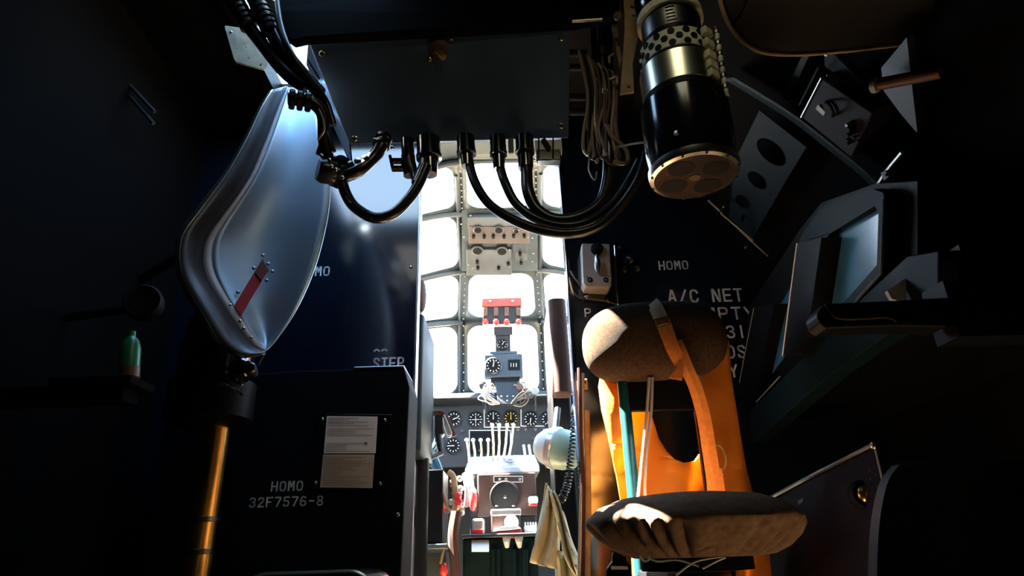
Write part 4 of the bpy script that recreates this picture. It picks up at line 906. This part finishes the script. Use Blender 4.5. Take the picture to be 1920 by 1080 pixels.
for k in range(12):
    a_ = 2*math.pi*k/12; R_ = lr(80, 331); screw((cx_+R_*math.cos(a_), cy_+R_*math.sin(a_), zl-.0005), (0, 0, -1), .0028, la, 'dial')
# hinge latches down the right flank
for y in (106, 127, 147, 165, 181):
    a_ = -.95; rr = lr(70, y); d = Vector((math.cos(a_), math.sin(a_), 0)); p = Vector((cx_, cy_, lz(y)))+d*rr
    x_ = Vector((-d.y, d.x, 0)); m_ = Matrix((x_, d, Vector((0, 0, 1)))).transposed().to_4x4(); m_.translation = p
    MB().box((-.013, -.004, -.010), (.013, .010, .010), m_).build('latch', 'cream', la, bevel=.002)
for i in range(12):
    y = 95+i*10; a_ = -.62; rr = lr(80, y); p = Vector((cx_+rr*math.cos(a_), cy_+rr*math.sin(a_), lz(y)))
    MB().lathe(p, (.1, 0, 1), [(.003, -.011), (.0055, -.007), (.0055, .007), (.003, .011)], 8).build('chain_link', 'cream' if i % 2 else 'gunmetal', la)
MB().tube(smooth_path([Vector((cx_+lr(80, 95)*math.cos(-.62), cy_+lr(80, 95)*math.sin(-.62), lz(y))) for y in (85, 150, 215)], 4), .0018, 6).build('chain_wire', 'gunmetal', la)
MB().cyl(at(1268, 252, 1.055), at(1268, 247, 1.055), .005, 8).build('stud', 'screw', la)
# tan bracket left of the lamp
tbk = thing('tan_lamp_bracket', at(1172, 178, 1.24), 'tan metal bracket with holes left of the lamp', 'bracket')
ol = [(1170, -20), (1262, -20), (1262, 24), (1212, 36), (1196, 70), (1186, 120), (1189, 172), (1163, 176), (1168, 110), (1172, 50)]
MB().plate([at(x, y, 1.22) for x, y in ol], [circle(at(x, y, 1.22), r, (0, 1, 0), 14) for x, y, r in ((1187, 12, .008), (1188, 29, .004), (1208, 27, .005), (1179, 162, .005), (1230, 5, .007))], (0, .006, 0)).build('bracket_plate', 'tan', tbk, smooth=0)
MB().box((at(1172, -20, 1.22).x, 1.22, at(1200, -10, 1.22).z), (at(1262, -20, 1.22).x, 1.28, 2.1)).build('bracket_upright', 'black_paint', tbk)

# ================================================================== RIGHT WALL
# overhead pan
pz = 1.45
pan = [(1250, -260), (1330, -80), (1350, 0), (1362, 35), (1378, 62), (1402, 84), (1430, 97), (1470, 101), (1520, 100), (1600, 93), (1690, 82), (1760, 60), (1760, -260)]
pp = thing('overhead_pan', atz(1500, 95, pz), 'dark olive rounded pan seen from below at the upper right', 'tray')
po = [atz(x, y, pz) for x, y in pan]
MB().prism(po, (0, 0, .07)).build('pan_body', 'olive_pan', pp, smooth=0, bevel=.008)
MB().tube(smooth_path([p+Vector((0, 0, -.002)) for p in po[1:11]], 4), .004, 8).build('pan_piping', 'tan', pp)
MB().tube(smooth_path([atz(1402, -5, pz)-Vector((0, 0, .002)), atz(1396, 15, pz)-Vector((0, 0, .002)), atz(1382, 38, pz)-Vector((0, 0, .002)), atz(1368, 47, pz)-Vector((0, 0, .002))], 4), .003, 6).build('pan_seam', 'olive_pan', pp)
MB().cyl(atz(1500, 60, pz+.06), Vector((atz(1500, 60, pz).x, atz(1500, 60, pz).y, 2.1)), .02, 10).build('pan_hanger', 'black_paint', pp)
def slp(x, y, l=0): return onp(x, y, SP0-SPN*l, SPN)
# lightening-hole web
wb = thing('web_panel', slp(1430, 440, .05), 'dark blue-green panel with three dished holes on the right wall', 'panel')
outl = [slp(x, y, .06) for x, y in ((1424, 207), (1512, 276), (1470, 345), (1408, 452), (1366, 412), (1378, 300))]
hl_ = [(1447, 285, 34, 18), (1420, 338, 22, 12), (1393, 378, 16, 10)]
def ell(x, y, a, b, l, rot=math.radians(42), k=20): 
    return [slp(x+a*math.cos(t)*math.cos(rot)-b*math.sin(t)*math.sin(rot), y+a*math.cos(t)*math.sin(rot)+b*math.sin(t)*math.cos(rot), l) for t in [2*math.pi*i/k for i in range(k)]]
MB().plate(outl, [ell(x, y, a, b, .06) for x, y, a, b in hl_], SPN*.004).build('web_sheet', 'grey_green', wb, smooth=0)
for x, y, a, b in hl_:
    A, B = ell(x, y, a, b, .06), ell(x, y, a*.9, b*.9, .035); k = len(A)
    MB().add(A+B, [(i, (i+1) % k, k+(i+1) % k, k+i) for i in range(k)]).build('hole_flange', 'grey_green', wb)
# fuselage frame arc
fr_ = [(1362, 150), (1420, 185), (1490, 230), (1560, 285), (1610, 325), (1645, 360)]
tag(MB().sheet([[slp(x, y, .10), slp(x+6, y-9, .10), slp(x+6, y-9, .02)] for x, y in dens(fr_, 4)]).build('fuselage_frame', 'dark_green', smooth=60, solid=.004), 'dark curved fuselage frame crossing the right wall', 'frame')
tag(MB().prism([slp(1505, 100, .04), slp(1520, 100, .04), slp(1478, 190, .04), slp(1464, 184, .04)], SPN*.03).build('wall_stringer', 'dark_green', smooth=0, bevel=.002), 'dark narrow stringer beside the slanted switch panel', 'stringer')
# switch panel
sw = thing('slanted_switch_panel', slp(1560, 290, .06), 'slanted dark grey panel with a recessed pull handle on the right wall', 'panel')
qd = [(1540, 146), (1636, 212), (1596, 296), (1502, 220)]
MB().prism([slp(x, y, .10) for x, y in qd], SPN*.07).build('panel_body', 'console_grey', sw, smooth=0, bevel=.003)
MB().tube([slp(1540, 146, .102), slp(1502, 220, .102)], .0022, 6).build('panel_edge', 'alu', sw)
MB().tube([slp(1536, 126, .09), slp(1500, 196, .09)], .004, 6).build('panel_rail', 'grey_green', sw)
MB().prism(ell(1555, 204, 17, 10, .1035, math.radians(55)), SPN*.003).build('handle_recess', 'dial', sw)
MB().tube(smooth_path([slp(1549, 192, .105), slp(1556, 198, .118), slp(1562, 212, .118), slp(1561, 218, .105)], 4), .004, 8).build('pull_handle', 'console_grey', sw)
MB().prism([slp(x, y, .1025) for x, y in ((1534, 196), (1548, 210), (1544, 217), (1530, 204))], -SPN*.001).build('worn_print', 'switch_grey', sw, smooth=0)
for i in range(9):
    x, y = random.uniform(1586, 1616), random.uniform(228, 268)
    disc(MB(), slp(x, y, .102), -SPN, random.uniform(.003, .007), random.uniform(.006, .018), 10).build('toggle', random.choice(['console_grey', 'gunmetal', 'dial', 'console_grey']), sw)
screw(slp(1549, 102, .07), -SPN, .005, sw); screw(slp(1552, 142, .08), -SPN, .004, sw)
MB().prism([slp(x, y, .07) for x, y in ((1545, 95), (1562, 98), (1640, 175), (1632, 190), (1545, 125))], SPN*.02).build('upper_mount', 'grey_green', sw, smooth=0, bevel=.003)
# connector at right edge
cn = thing('cable_connector', slp(1665, 165, .06), 'copper cable connector with a blue-white face at the right edge', 'connector')
p = slp(1637, 160, .12); q = slp(1690, 150, .10)
MB().lathe(p, q-p, [(.010, -.004), (.016, -.002), (.016, .008), (.012, .012)], 18).build('connector_face', 'grey_wire', cn)
MB().lathe(p, q-p, [(.0125, .012), (.0125, .05), (.011, .12)], 18).build('connector_barrel', 'orange_tan', cn)
disc(MB(), p, p-q, .009, .005, 14).build('connector_socket', 'dial', cn)
tag(MB().prism([slp(x, y, .08) for x, y in ((1652, 128), (1700, 70), (1720, 250), (1690, 215), (1658, 172))], SPN*.02).build('pale_blue_plate', 'cockpit_blue', smooth=0), 'pale blue plate behind the copper connector', 'plate')
tag(MB().tube(smooth_path([slp(1692, 285, .10), slp(1662, 322, .10), slp(1648, 345, .10)], 4), .005, 8).build('bright_rod', 'alu'), 'short bright rod at the right edge above the scope rack', 'rod')
cq = thing('rod_clip', slp(1662, 330, .08), 'small bright clip on the rod at the right edge', 'clip'); MB().prism([slp(x, y, .112) for x, y in ((1655, 322), (1664, 318), (1670, 330), (1661, 336))], -SPN*.006).build('clip_body', 'grey_wire', cq, smooth=0); screw(slp(1662, 328, .118), -SPN, .003, cq, 'dial')
# stay wire below the lamp
sy = thing('stay_wire', slp(1420, 470, .04), 'bright taut wire with clips slanting down below the lamp', 'wire')
MB().tube([at(1328, 376, 1.75), at(1350, 396, 1.77), at(1405, 448, 1.82), at(1440, 480, 1.86)], .003, 6).build('wire_strand', 'grey_wire', sy)
MB().tube([at(1352, 400, 1.765), at(1380, 422, 1.79), at(1412, 450, 1.82)], .003, 6).build('wire_strand', 'steel_warm', sy)
for x, y in ((1350, 395), (1358, 388), (1414, 453), (1420, 443), (1399, 465)): screw(at(x, y, 1.77 if x < 1380 else 1.82), (0, -1, 0), .006, sy, name='clip')
for x, y in ((1364, 378), (1392, 408)): MB().prism([at(x-4, y+5, 1.78), at(x+2, y+7, 1.78), at(x+6, y-5, 1.78), at(x+1, y-7, 1.78)], (0, .004, 0)).build('tag', 'console_grey', sy, smooth=0)
# scope rack: two hooded glossy faces on the right
RX = .80
def rx(x, y, X=RX): return atx(x, y, X)
sr = thing('scope_rack', Vector((.9, 1.5, .85)), 'black rack with two glossy scope faces coloured like reflected sky on the right wall', 'rack')
def rprism(name, m_, pts, X, dx, **k): return MB().prism([rx(x, y, X) for x, y in pts], (dx, 0, 0)).build(name, m_, sr, smooth=0, **k)
rprism('scope_face', 'sky_tinted_glass', [(1553, 440), (1642, 384), (1650, 400), (1645, 498), (1592, 556), (1512, 642), (1520, 560)], RX+.02, .01)
ro = [(1500, 446), (1538, 390), (1636, 354), (1656, 362), (1660, 385), (1654, 512), (1600, 574), (1506, 672)]
ri_ = [(1553, 440), (1640, 386), (1647, 400), (1644, 497), (1592, 556), (1512, 642), (1520, 560)]
MB().plate([rx(*p) for p in ro], [[rx(*p) for p in ri_]], (.03, 0, 0)).build('scope_bezel', 'dark_green', sr, smooth=0)
MB().tube([rx(1657, 372, RX-.002), rx(1652, 512, RX-.002), rx(1597, 572, RX-.002)], .003, 8).build('bezel_edge', 'cockpit_blue', sr)
MB().tube([rx(1510, 452, RX-.002), rx(1550, 437, RX-.002)], .0015, 6).build('bezel_edge', 'alu', sr)
rprism('scope_face', 'sky_tinted_glass', [(1440, 612), (1484, 536), (1472, 664), (1420, 742), (1426, 690)], RX+.03, .01)
rprism('hood', 'black_paint', [(1494, 456), (1540, 446), (1524, 560), (1512, 634), (1488, 664), (1468, 667)], RX-.03, .05)
MB().tube([rx(1494, 456, RX-.031), rx(1467, 667, RX-.031)], .0016, 6).build('hood_edge', 'white_paint', sr)
rprism('hood', 'black_paint', [(1413, 578), (1452, 570), (1438, 630), (1424, 700), (1410, 752), (1381, 746)], RX-.01, .05)
MB().tube([rx(1413, 578, RX-.011), rx(1381, 745, RX-.011)], .0012, 6).build('hood_edge', 'grey_wire', sr)
rprism('back_board', 'black_paint', [(1405, 575), (1500, 430), (1540, 380), (1640, 345), (1720, 340), (1720, 560), (1600, 600), (1420, 770), (1390, 770)], RX+.035, .04)
rprism('rack_beam', 'dark_green', [(1380, 800), (1420, 756), (1512, 664), (1600, 574), (1700, 480), (1760, 470), (1760, 560), (1560, 700), (1400, 840)], RX, .05, bevel=.003)
MB().tube([rx(1418, 754, RX-.002), rx(1462, 706, RX-.002)], .0016, 6).build('beam_edge', 'grey_wire', sr)
bq = rx(1500, 700, RX+.04); MB().box((bq.x, 1.05, .9), (1.15, 2.0, 1.0)).build('rack_bracket', 'black_paint', sr)
# black lever handle in front of the rack
lv = thing('black_lever', at(1690, 600, 1.0), 'thick black lever with an angled tip in front of the scope rack', 'lever')
MB().prism([at(x, y, 1.0) for x, y in ((1546, 568), (1680, 562), (1780, 556), (1780, 612), (1680, 610), (1552, 615), (1540, 606), (1532, 588))], (0, .05, 0)).build('lever_arm', 'black_paint', lv, smooth=0, bevel=.005)
MB().tube(smooth_path([at(1547, 570, .998), at(1556, 586, .998), at(1574, 598, .998), at(1620, 598, .998), at(1664, 596, .998), at(1680, 604, .998)], 5), .0014, 6).build('lever_trim', 'copper_brown', lv)
c = at(1780, 585, 1.02); MB().box((c.x-.01, 1.0, c.z-.05), (1.15, 1.06, c.z+.05)).build('lever_mount', 'black_paint', lv)
tag(MB().prism([at(x, y, 1.16) for x, y in ((1664, 545), (1700, 520), (1700, 570), (1672, 560))], (0, .01, 0)).build('pale_placard', 'switch_grey', smooth=0), 'small pale placard behind the black lever', 'placard')
# lower right console
lr_ = thing('side_console', (.7, 1.15, 0), 'dark grey sloping side console at the lower right', 'console')
cp = [(1436, 939), (1500, 905), (1637, 836), (1664, 940), (1720, 1150), (1436, 1150)]
def cY(x, l=0): return 1.86-(x-1440)*.0017-l
lr_.location = (at(1550, 1000, cY(1550)).x, 1.72, 0); ORG[lr_.name] = Vector(lr_.location)
MB().prism([at(x, y, cY(x)) for x, y in cp], (.05, .08, 0)).build('console_face', 'console_grey', lr_, smooth=0, bevel=.004)
b_c = at(1590, 1000, cY(1590)+.12); MB().box((b_c.x-.12, b_c.y, 0), (1.10, b_c.y+.12, b_c.z-.1)).build('console_base', 'black_paint', lr_)
MB().tube([at(1441, 936, cY(1441, .004)), at(1505, 902, cY(1505, .004)), at(1636, 835, cY(1636, .004))], .006, 8).build('console_edge', 'gunmetal', lr_)
MB().tube([at(1640, 838, cY(1640, .004)), at(1658, 915, cY(1658, .004))], .0025, 6).build('console_edge', 'grey_wire', lr_)
MB().sphere(at(1638, 836, cY(1638, .004)), .010, 10).build('corner_cap', 'screw', lr_)
p = at(1620, 928, cY(1620, .002))
MB().lathe(p, (-.1, -1, .1), [(.034, -.01), (.034, .002), (.028, .010), (.025, .004)], 22).build('lamp_ring', 'dial', lr_)
MB().sphere(p+Vector((0, -.004, 0)), .022, 14, (.9, .6, 1)).build('lamp_jewel', 'brass', lr_)
for x, y in ((1563, 893), (1598, 905), (1634, 898), (1642, 890), (1633, 882), (1648, 912), (1656, 918), (1628, 990), (1612, 1015), (1618, 1028)): screw(at(x, y, cY(x, .001)), (0, -1, 0), .004, lr_)
for x, y in ((1510, 935), (1550, 918), (1515, 972), (1558, 956), (1520, 1016), (1562, 1002)):
    MB().prism([at(u_, v_, cY(u_, .004)) for u_, v_ in ((x-14, y+4), (x+12, y-9), (x+13, y-1), (x-13, y+11))], (0, .004, 0)).build('label_strip', 'cockpit_dark', lr_, smooth=0)
MB().prism([at(u_, v_, cY(u_, .004)) for u_, v_ in ((1513, 1066), (1536, 1065), (1539, 1120), (1515, 1120))], (0, .004, 0)).build('red_label', 'red_dark', lr_, smooth=0)
# grey-green seat edge at the right border
ge = thing('grey_seat_edge', (at(1690, 1080, .85).x, .9, 0), 'smooth grey-green rounded seat back at the right edge', 'seat')
rows = []
for i, (x, y) in enumerate(dens([(1690, 870), (1668, 900), (1655, 950), (1648, 1010), (1646, 1090), (1646, 1200), (1650, 1500)], 4)):
    a = at(x, y, .85); rows.append([a+Vector((.30, .02, 0)), a+Vector((.03, -.01, 0)), a+Vector((.006, .0, 0)), a, a+Vector((.006, .03, 0)), a+Vector((.05, .06, 0)), a+Vector((.30, .07, 0))])
MB().sheet(rows).build('seat_shell', 'grey_green', ge, smooth=60, solid=.004)
# bulkhead fittings
wsb = thing('wall_switch_box', at(1120, 538, 2.06), 'grey metal switch box with a key lever on the right bulkhead', 'switch box')
WS = 2.03
MB().prism([at(x, y, WS) for x, y in ((1091, 456), (1143, 457), (1147, 534), (1142, 539), (1098, 537), (1093, 528))], (0, BK-WS-.001, 0)).build('box_body', 'switch_grey', wsb, smooth=0, bevel=.003)
MB().prism([at(x, y, WS-.004) for x, y in ((1094, 519), (1147, 519), (1146, 533), (1141, 537), (1099, 536), (1094, 530))], (0, .004, 0)).build('lower_plate', 'switch_grey', wsb, smooth=0, bevel=.002)
MB().lathe(at(1119, 468, WS), (0, -1, 0), [(.022, 0), (.022, .012), (.012, .016)], 18).build('pivot', 'console_grey', wsb)
MB().lathe(at(1120, 495, WS-.012), (0, -.15, 1), [(.003, -.035), (.010, -.02), (.012, 0), (.009, .025), (.003, .035)], 12).build('key_lever', 'alu', wsb)
MB().lathe(at(1119, 503, WS), (0, -1, 0), [(.006, 0), (.004, .012)], 8).build('stud', 'gunmetal', wsb)
for x in (1106, 1136):
    e_ = MB().lathe(at(x, 525, WS-.004), (0, -1, 0), [(.009, 0), (.009, .003), (.006, .004), (.005, .001)], 16).build('eyelet', 'dial', wsb); screw(at(x, 525, WS-.004), (0, -1, 0), .004, e_, 'switch_grey')
for x, y in ((1101, 519.5), (1141, 519)): screw(at(x, y, WS-.003), (0, -1, 0), .0025, wsb, 'dial')
tag(MB().tube(smooth_path([at(1070, 508, 2.09), at(1080, 525, 2.085), at(1096, 537, 2.08), at(1120, 541, 2.075), at(1142, 537, 2.075), at(1147, 530, 2.08)], 5), .0035, 7).build('switch_wire', 'copper_brown'), 'brown wire curving under the grey switch box', 'wire')
tag(MB().tube(smooth_path([at(1068, 520, 2.09), at(1074, 545, 2.09), at(1086, 558, 2.09), at(1100, 559, 2.085), at(1138, 565, 2.085), at(1158, 572, 2.09)], 5), .003, 7).build('clipped_wire', 'copper_brown'), 'brown wire clipped along the bulkhead below the switch box', 'wire')
for i, (x, y) in enumerate(((1100, 557), (1140, 564))):
    k = thing('wire_clip', at(x, y+4, 2.09), ['left bright clip holding the brown wire', 'right bright clip holding the brown wire'][i], 'clip', 'clips on the brown wire')
    screw(at(x, y, 2.082), (0, -1, 0), .007, k); MB().lathe(at(x-1, y-8, BK), (0, -1, 0), [(.009, 0), (.008, .006), (.003, .009)], 12).build('clip_foot', 'console_grey', k)
for i, (x, y, r, m_) in enumerate(((1164, 465, .010, 'gunmetal'), (1182, 487, .019, 'navy'), (1171, 506, .014, 'cockpit_dark'), (1196, 504, .012, 'gunmetal'))):
    tag(MB().lathe(at(x, y, BK), (0, -1, 0), [(r, 0), (r, r*.6), (r*.7, r*1.1), (r*.1, r*1.25)], 18).build('terminal_stud', m_), ['small upper left stud', 'large glossy blue stud', 'lower left dark stud', 'small lower right stud'][i]+' right of the switch box', 'stud', 'studs beside the switch box')
tag(MB().tube([at(1152, 460, 2.09), at(1156, 520, 2.09), at(1159, 572, 2.09)], .003, 6).build('bulkhead_seam', 'alu'), 'thin bright seam strip on the right bulkhead', 'strip')

# ================================================================== STOOL AND VEST
st = thing('swivel_stool', (.40, 1.47, 0), 'swivel seat with round brown cushion and padded roll backrest', 'chair')
SX, SY = .395, 1.46
ang = [(i, random.uniform(.6, 1)) for i in range(60)]
def wr_(i, a, r, h):
    if i < 5: return r*(1+.004*math.sin(a*7)), h
    w = {5: .001, 6: .008, 7: .016, 8: .020, 9: .014}.get(i, 0)
    f = (2*abs(math.sin(a*14+1.6*math.sin(a*5)))-1.2)*(.6+.4*math.sin(a*3+1))
    return r+w*f, h-w*.45*f
MB().lathe((SX, SY, 0), (0, 0, 1), [(.001, .610), (.08, .608), (.15, .600), (.198, .583), (.221, .564), (.228, .553), (.222, .543), (.203, .526), (.176, .507), (.148, .490), (.128, .482), (.06, .490)], 240, wr_).build('seat_cushion', 'seat_fabric', st, smooth=80)
MB().lathe((SX, SY, 0), (0, 0, 1), [(.08, .455), (.115, .457), (.115, .485), (.09, .488)], 36).build('seat_pan', 'black_paint', st)
MB().cyl((SX, SY, .0), (SX, SY, .47), .045, 24).build('seat_column', 'black_paint', st)
MB().lathe((SX, SY, 0), (0, 0, 1), [(.17, 0), (.17, .012), (.08, .03), (.05, .05)], 32).build('seat_base', 'black_paint', st)
for i, pts in enumerate((((1215, 1046), (1235, 1053), (1270, 1050), (1310, 1062)), ((1268, 1078), (1300, 1055), (1330, 1047), (1358, 1044)), ((1318, 1066), (1340, 1054), (1360, 1045)), ((1200, 1042), (1208, 1052), (1216, 1050), (1218, 1042)))):
    MB().tube(smooth_path([at(x, y, 1.29) for x, y in pts], 5), .002, 6).build('tie_string', 'grey_wire', st)
BY = 1.70
for x, m_, w in ((1170, 'teal_paint', .016), (1306, 'black_gloss', .014)):
    a, b = at(x-4 if x < 1200 else x-6, 700, BY), at(x+5 if x < 1200 else x+8, 960, BY)
    MB().cyl((a.x, BY, .44), (a.x, BY, a.z+.02), w, 16).build('back_post', m_, st)
c = at(1170, 742, BY); d = at(1304, 742, BY)
MB().box((c.x, BY-.012, at(1237, 771, BY).z), (d.x, BY+.008, at(1237, 708, BY).z)).build('cross_plate', 'black_paint', st, bevel=.002)
for q_ in (c.x, d.x): MB().tube([Vector((q_, BY, .445)), Vector((q_, BY-.05, .44)), Vector((SX+(q_-SX)*.3, SY+.03, .445))], .012, 8).build('back_bracket', 'black_paint', st)
bc = Vector((.420, BY, 1.030)); mb = MB(); n, m_ = 48, 24; vs_ = []
def se(v, e): return math.copysign(abs(v)**e, v)
for i in range(m_+1):
    ph = -math.pi/2+math.pi*i/m_
    for k in range(n):
        th = 2*math.pi*k/n
        x = .200*se(math.cos(th), .62)*se(math.cos(ph), .62); z = .112*se(math.sin(th), .82)*se(math.cos(ph), .62); y = .085*se(math.sin(ph), .8)
        z *= 1+.10*(-x/.2)*(0 if z > 0 else .3); vs_.append(bc+Vector((x, y, z+.006*x/.2)))
mb.add(vs_, [(i*n+k, i*n+(k+1) % n, (i+1)*n+(k+1) % n, (i+1)*n+k) for i in range(m_) for k in range(n)])
mb.build('back_cushion', 'brown_fabric', st, smooth=80)
for i, pts in enumerate((((1217, 708), (1213, 770), (1205, 850), (1196, 935)), ((1223, 708), (1221, 770), (1212, 850), (1209, 920), (1214, 940)))):
    MB().tube(smooth_path([at(x, y, 1.655) for x, y in pts], 6), .004, 8).build('hanging_cord', 'chrome_white' if i == 0 else 'purple_plastic' if False else 'grey_wire', st)
# orange vest behind the backrest
vt = thing('orange_vest', at(1280, 945, 1.76), 'orange canvas harness vest hung over the seat backrest', 'vest')
VY = 1.765
op_ = [(1140, 660), (1128, 690), (1122, 725), (1128, 770), (1142, 830), (1156, 890), (1165, 945), (1182, 1000), (1188, 1130), (1290, 1130), (1300, 1060), (1380, 1040), (1385, 1130), (1452, 1130), (1440, 1030), (1416, 945), (1399, 880), (1389, 820), (1383, 780), (1376, 740), (1370, 700), (1366, 640), (1180, 640)]
hole = [(1205, 690), (1218, 740), (1219, 772), (1235, 822), (1250, 846), (1266, 862), (1282, 868), (1302, 865), (1316, 845), (1312, 780), (1300, 730), (1296, 690)]
loops = [[Vector((x, y, 0)) for x, y in op_], [Vector((x, y, 0)) for x, y in hole]]
bm = bmesh.new(); fl_ = [bm.verts.new(p) for l in loops for p in l]
for tr_ in tessellate_polygon(loops):
    try: bm.faces.new([fl_[i] for i in tr_])
    except ValueError: pass
for _ in range(3):
    bmesh.ops.subdivide_edges(bm, edges=[e for e in bm.edges if e.calc_length() > 14], cuts=1, use_grid_fill=False)
    bmesh.ops.triangulate(bm, faces=bm.faces)
bm.verts.ensure_lookup_table()
mb = MB(); idx = {v: i for i, v in enumerate(bm.verts)}
for v in bm.verts:
    x, y = v.co.x, v.co.y
    w = .014*math.sin(x*.045+.012*y)+.010*noise.noise(Vector((x*.02, y*.012, 3)))
    if x > 1320: w += .03*math.sin((x-1320)/95*math.pi)*-1
    if x < 1165: w -= .02
    mb.v.append(at(x, y, VY+w+.01))
mb.f = [tuple(idx[v] for v in f.verts) for f in bm.faces]; bm.free()
mb.build('vest_body', 'orange', vt, smooth=80, solid=.006)
# shoulder strap over the cushion
def ribbon(pts, w, Ys, name, m_, par, th=.003, tw=None):
    """flat webbing strap: pixel centre line, width in px"""
    c2 = smooth_path([Vector((x, y, 0)) for x, y in pts], 6); ys = smooth_path([Vector((Yq, 0, 0)) for Yq in Ys], 6); rows = []
    for i, p in enumerate(c2):
        d = (c2[min(i+1, len(c2)-1)]-c2[max(i-1, 0)]).normalized(); nrm = Vector((-d.y, d.x, 0)); hw = (w[0]+(w[1]-w[0])*i/(len(c2)-1))/2
        a, b = p+nrm*hw, p-nrm*hw; rows.append([at(a.x, a.y, ys[i].x), at(p.x, p.y, ys[i].x-.002), at(b.x, b.y, ys[i].x)])
    return MB().sheet(rows).build(name, m_, par, smooth=0, solid=th)
ribbon([(1222, 568), (1230, 578), (1238, 595), (1244, 612)], (26, 26), [1.635, 1.62, 1.61, 1.605], 'tan_webbing', 'webbing', vt)
ribbon([(1242, 600), (1252, 628), (1262, 655), (1276, 680)], (27, 24), [1.606, 1.602, 1.603, 1.612], 'orange_strap', 'orange_web', vt)
ribbon([(1268, 640), (1278, 665), (1290, 695), (1305, 730), (1319, 780), (1329, 840), (1336, 885)], (22, 27), [1.612, 1.61, 1.615, 1.63, 1.65, 1.665, 1.67], 'orange_strap', 'orange_web', vt)
MB().prism([at(x, y, 1.606) for x, y in ((1274, 672), (1282, 692), (1279, 713), (1254, 708), (1266, 694))], (0, .004, 0)).build('strap_end', 'orange_web', vt, smooth=0)
ribbon([(1337, 880), (1341, 905), (1343, 930)], (30, 34), [1.672, 1.67, 1.67], 'strap_pad', 'orange_web', vt)
ribbon([(1306, 705), (1312, 740), (1318, 775)], (14, 14), [1.655, 1.66, 1.66], 'tan_patch', 'webbing', vt)
MB().tube(smooth_path([at(1338, 832, 1.70), at(1352, 838, 1.695), at(1361, 858, 1.695), at(1358, 876, 1.70), at(1346, 884, 1.705)], 5), .003, 6).build('seam_loop', 'tan', vt)
bkx = MB(); q = [at(x, y, 1.598) for x, y in ((1229, 601), (1251, 596), (1255, 607), (1232, 613))]; bkx.prism(q, (0, -.006, 0)); bkx.build('buckle', 'orange_tan', vt, smooth=0, bevel=.002)
bk2 = MB(); bk2.tube([at(x, y, 1.597) for x, y in ((1226, 600), (1251, 594), (1257, 608), (1232, 616))], .0022, 6, closed=True); bk2.build('buckle_frame', 'gunmetal', vt)
# blue plastic buckle below the seat
pk = thing('belt_buckle', at(1162, 1080, 1.5), 'dark belt buckle with a pale slot hanging below the seat', 'buckle')
MB().prism([at(x, y, 1.5) for x, y in ((1150, 1035), (1172, 1036), (1176, 1052), (1184, 1062), (1182, 1120), (1140, 1120), (1138, 1066), (1148, 1052))], (0, .02, 0)).build('buckle_body', 'black_gloss', pk, smooth=0, bevel=.004)
MB().prism([at(x, y, 1.497) for x, y in ((1146, 1061), (1177, 1062), (1178, 1068), (1146, 1068))], (0, .004, 0)).build('buckle_slot', 'white_paint', pk, smooth=0)
MB().tube([at(1160, 1040, 1.51), at(1163, 1000, 1.50)], .008, 8).build('belt', 'black_paint', pk)
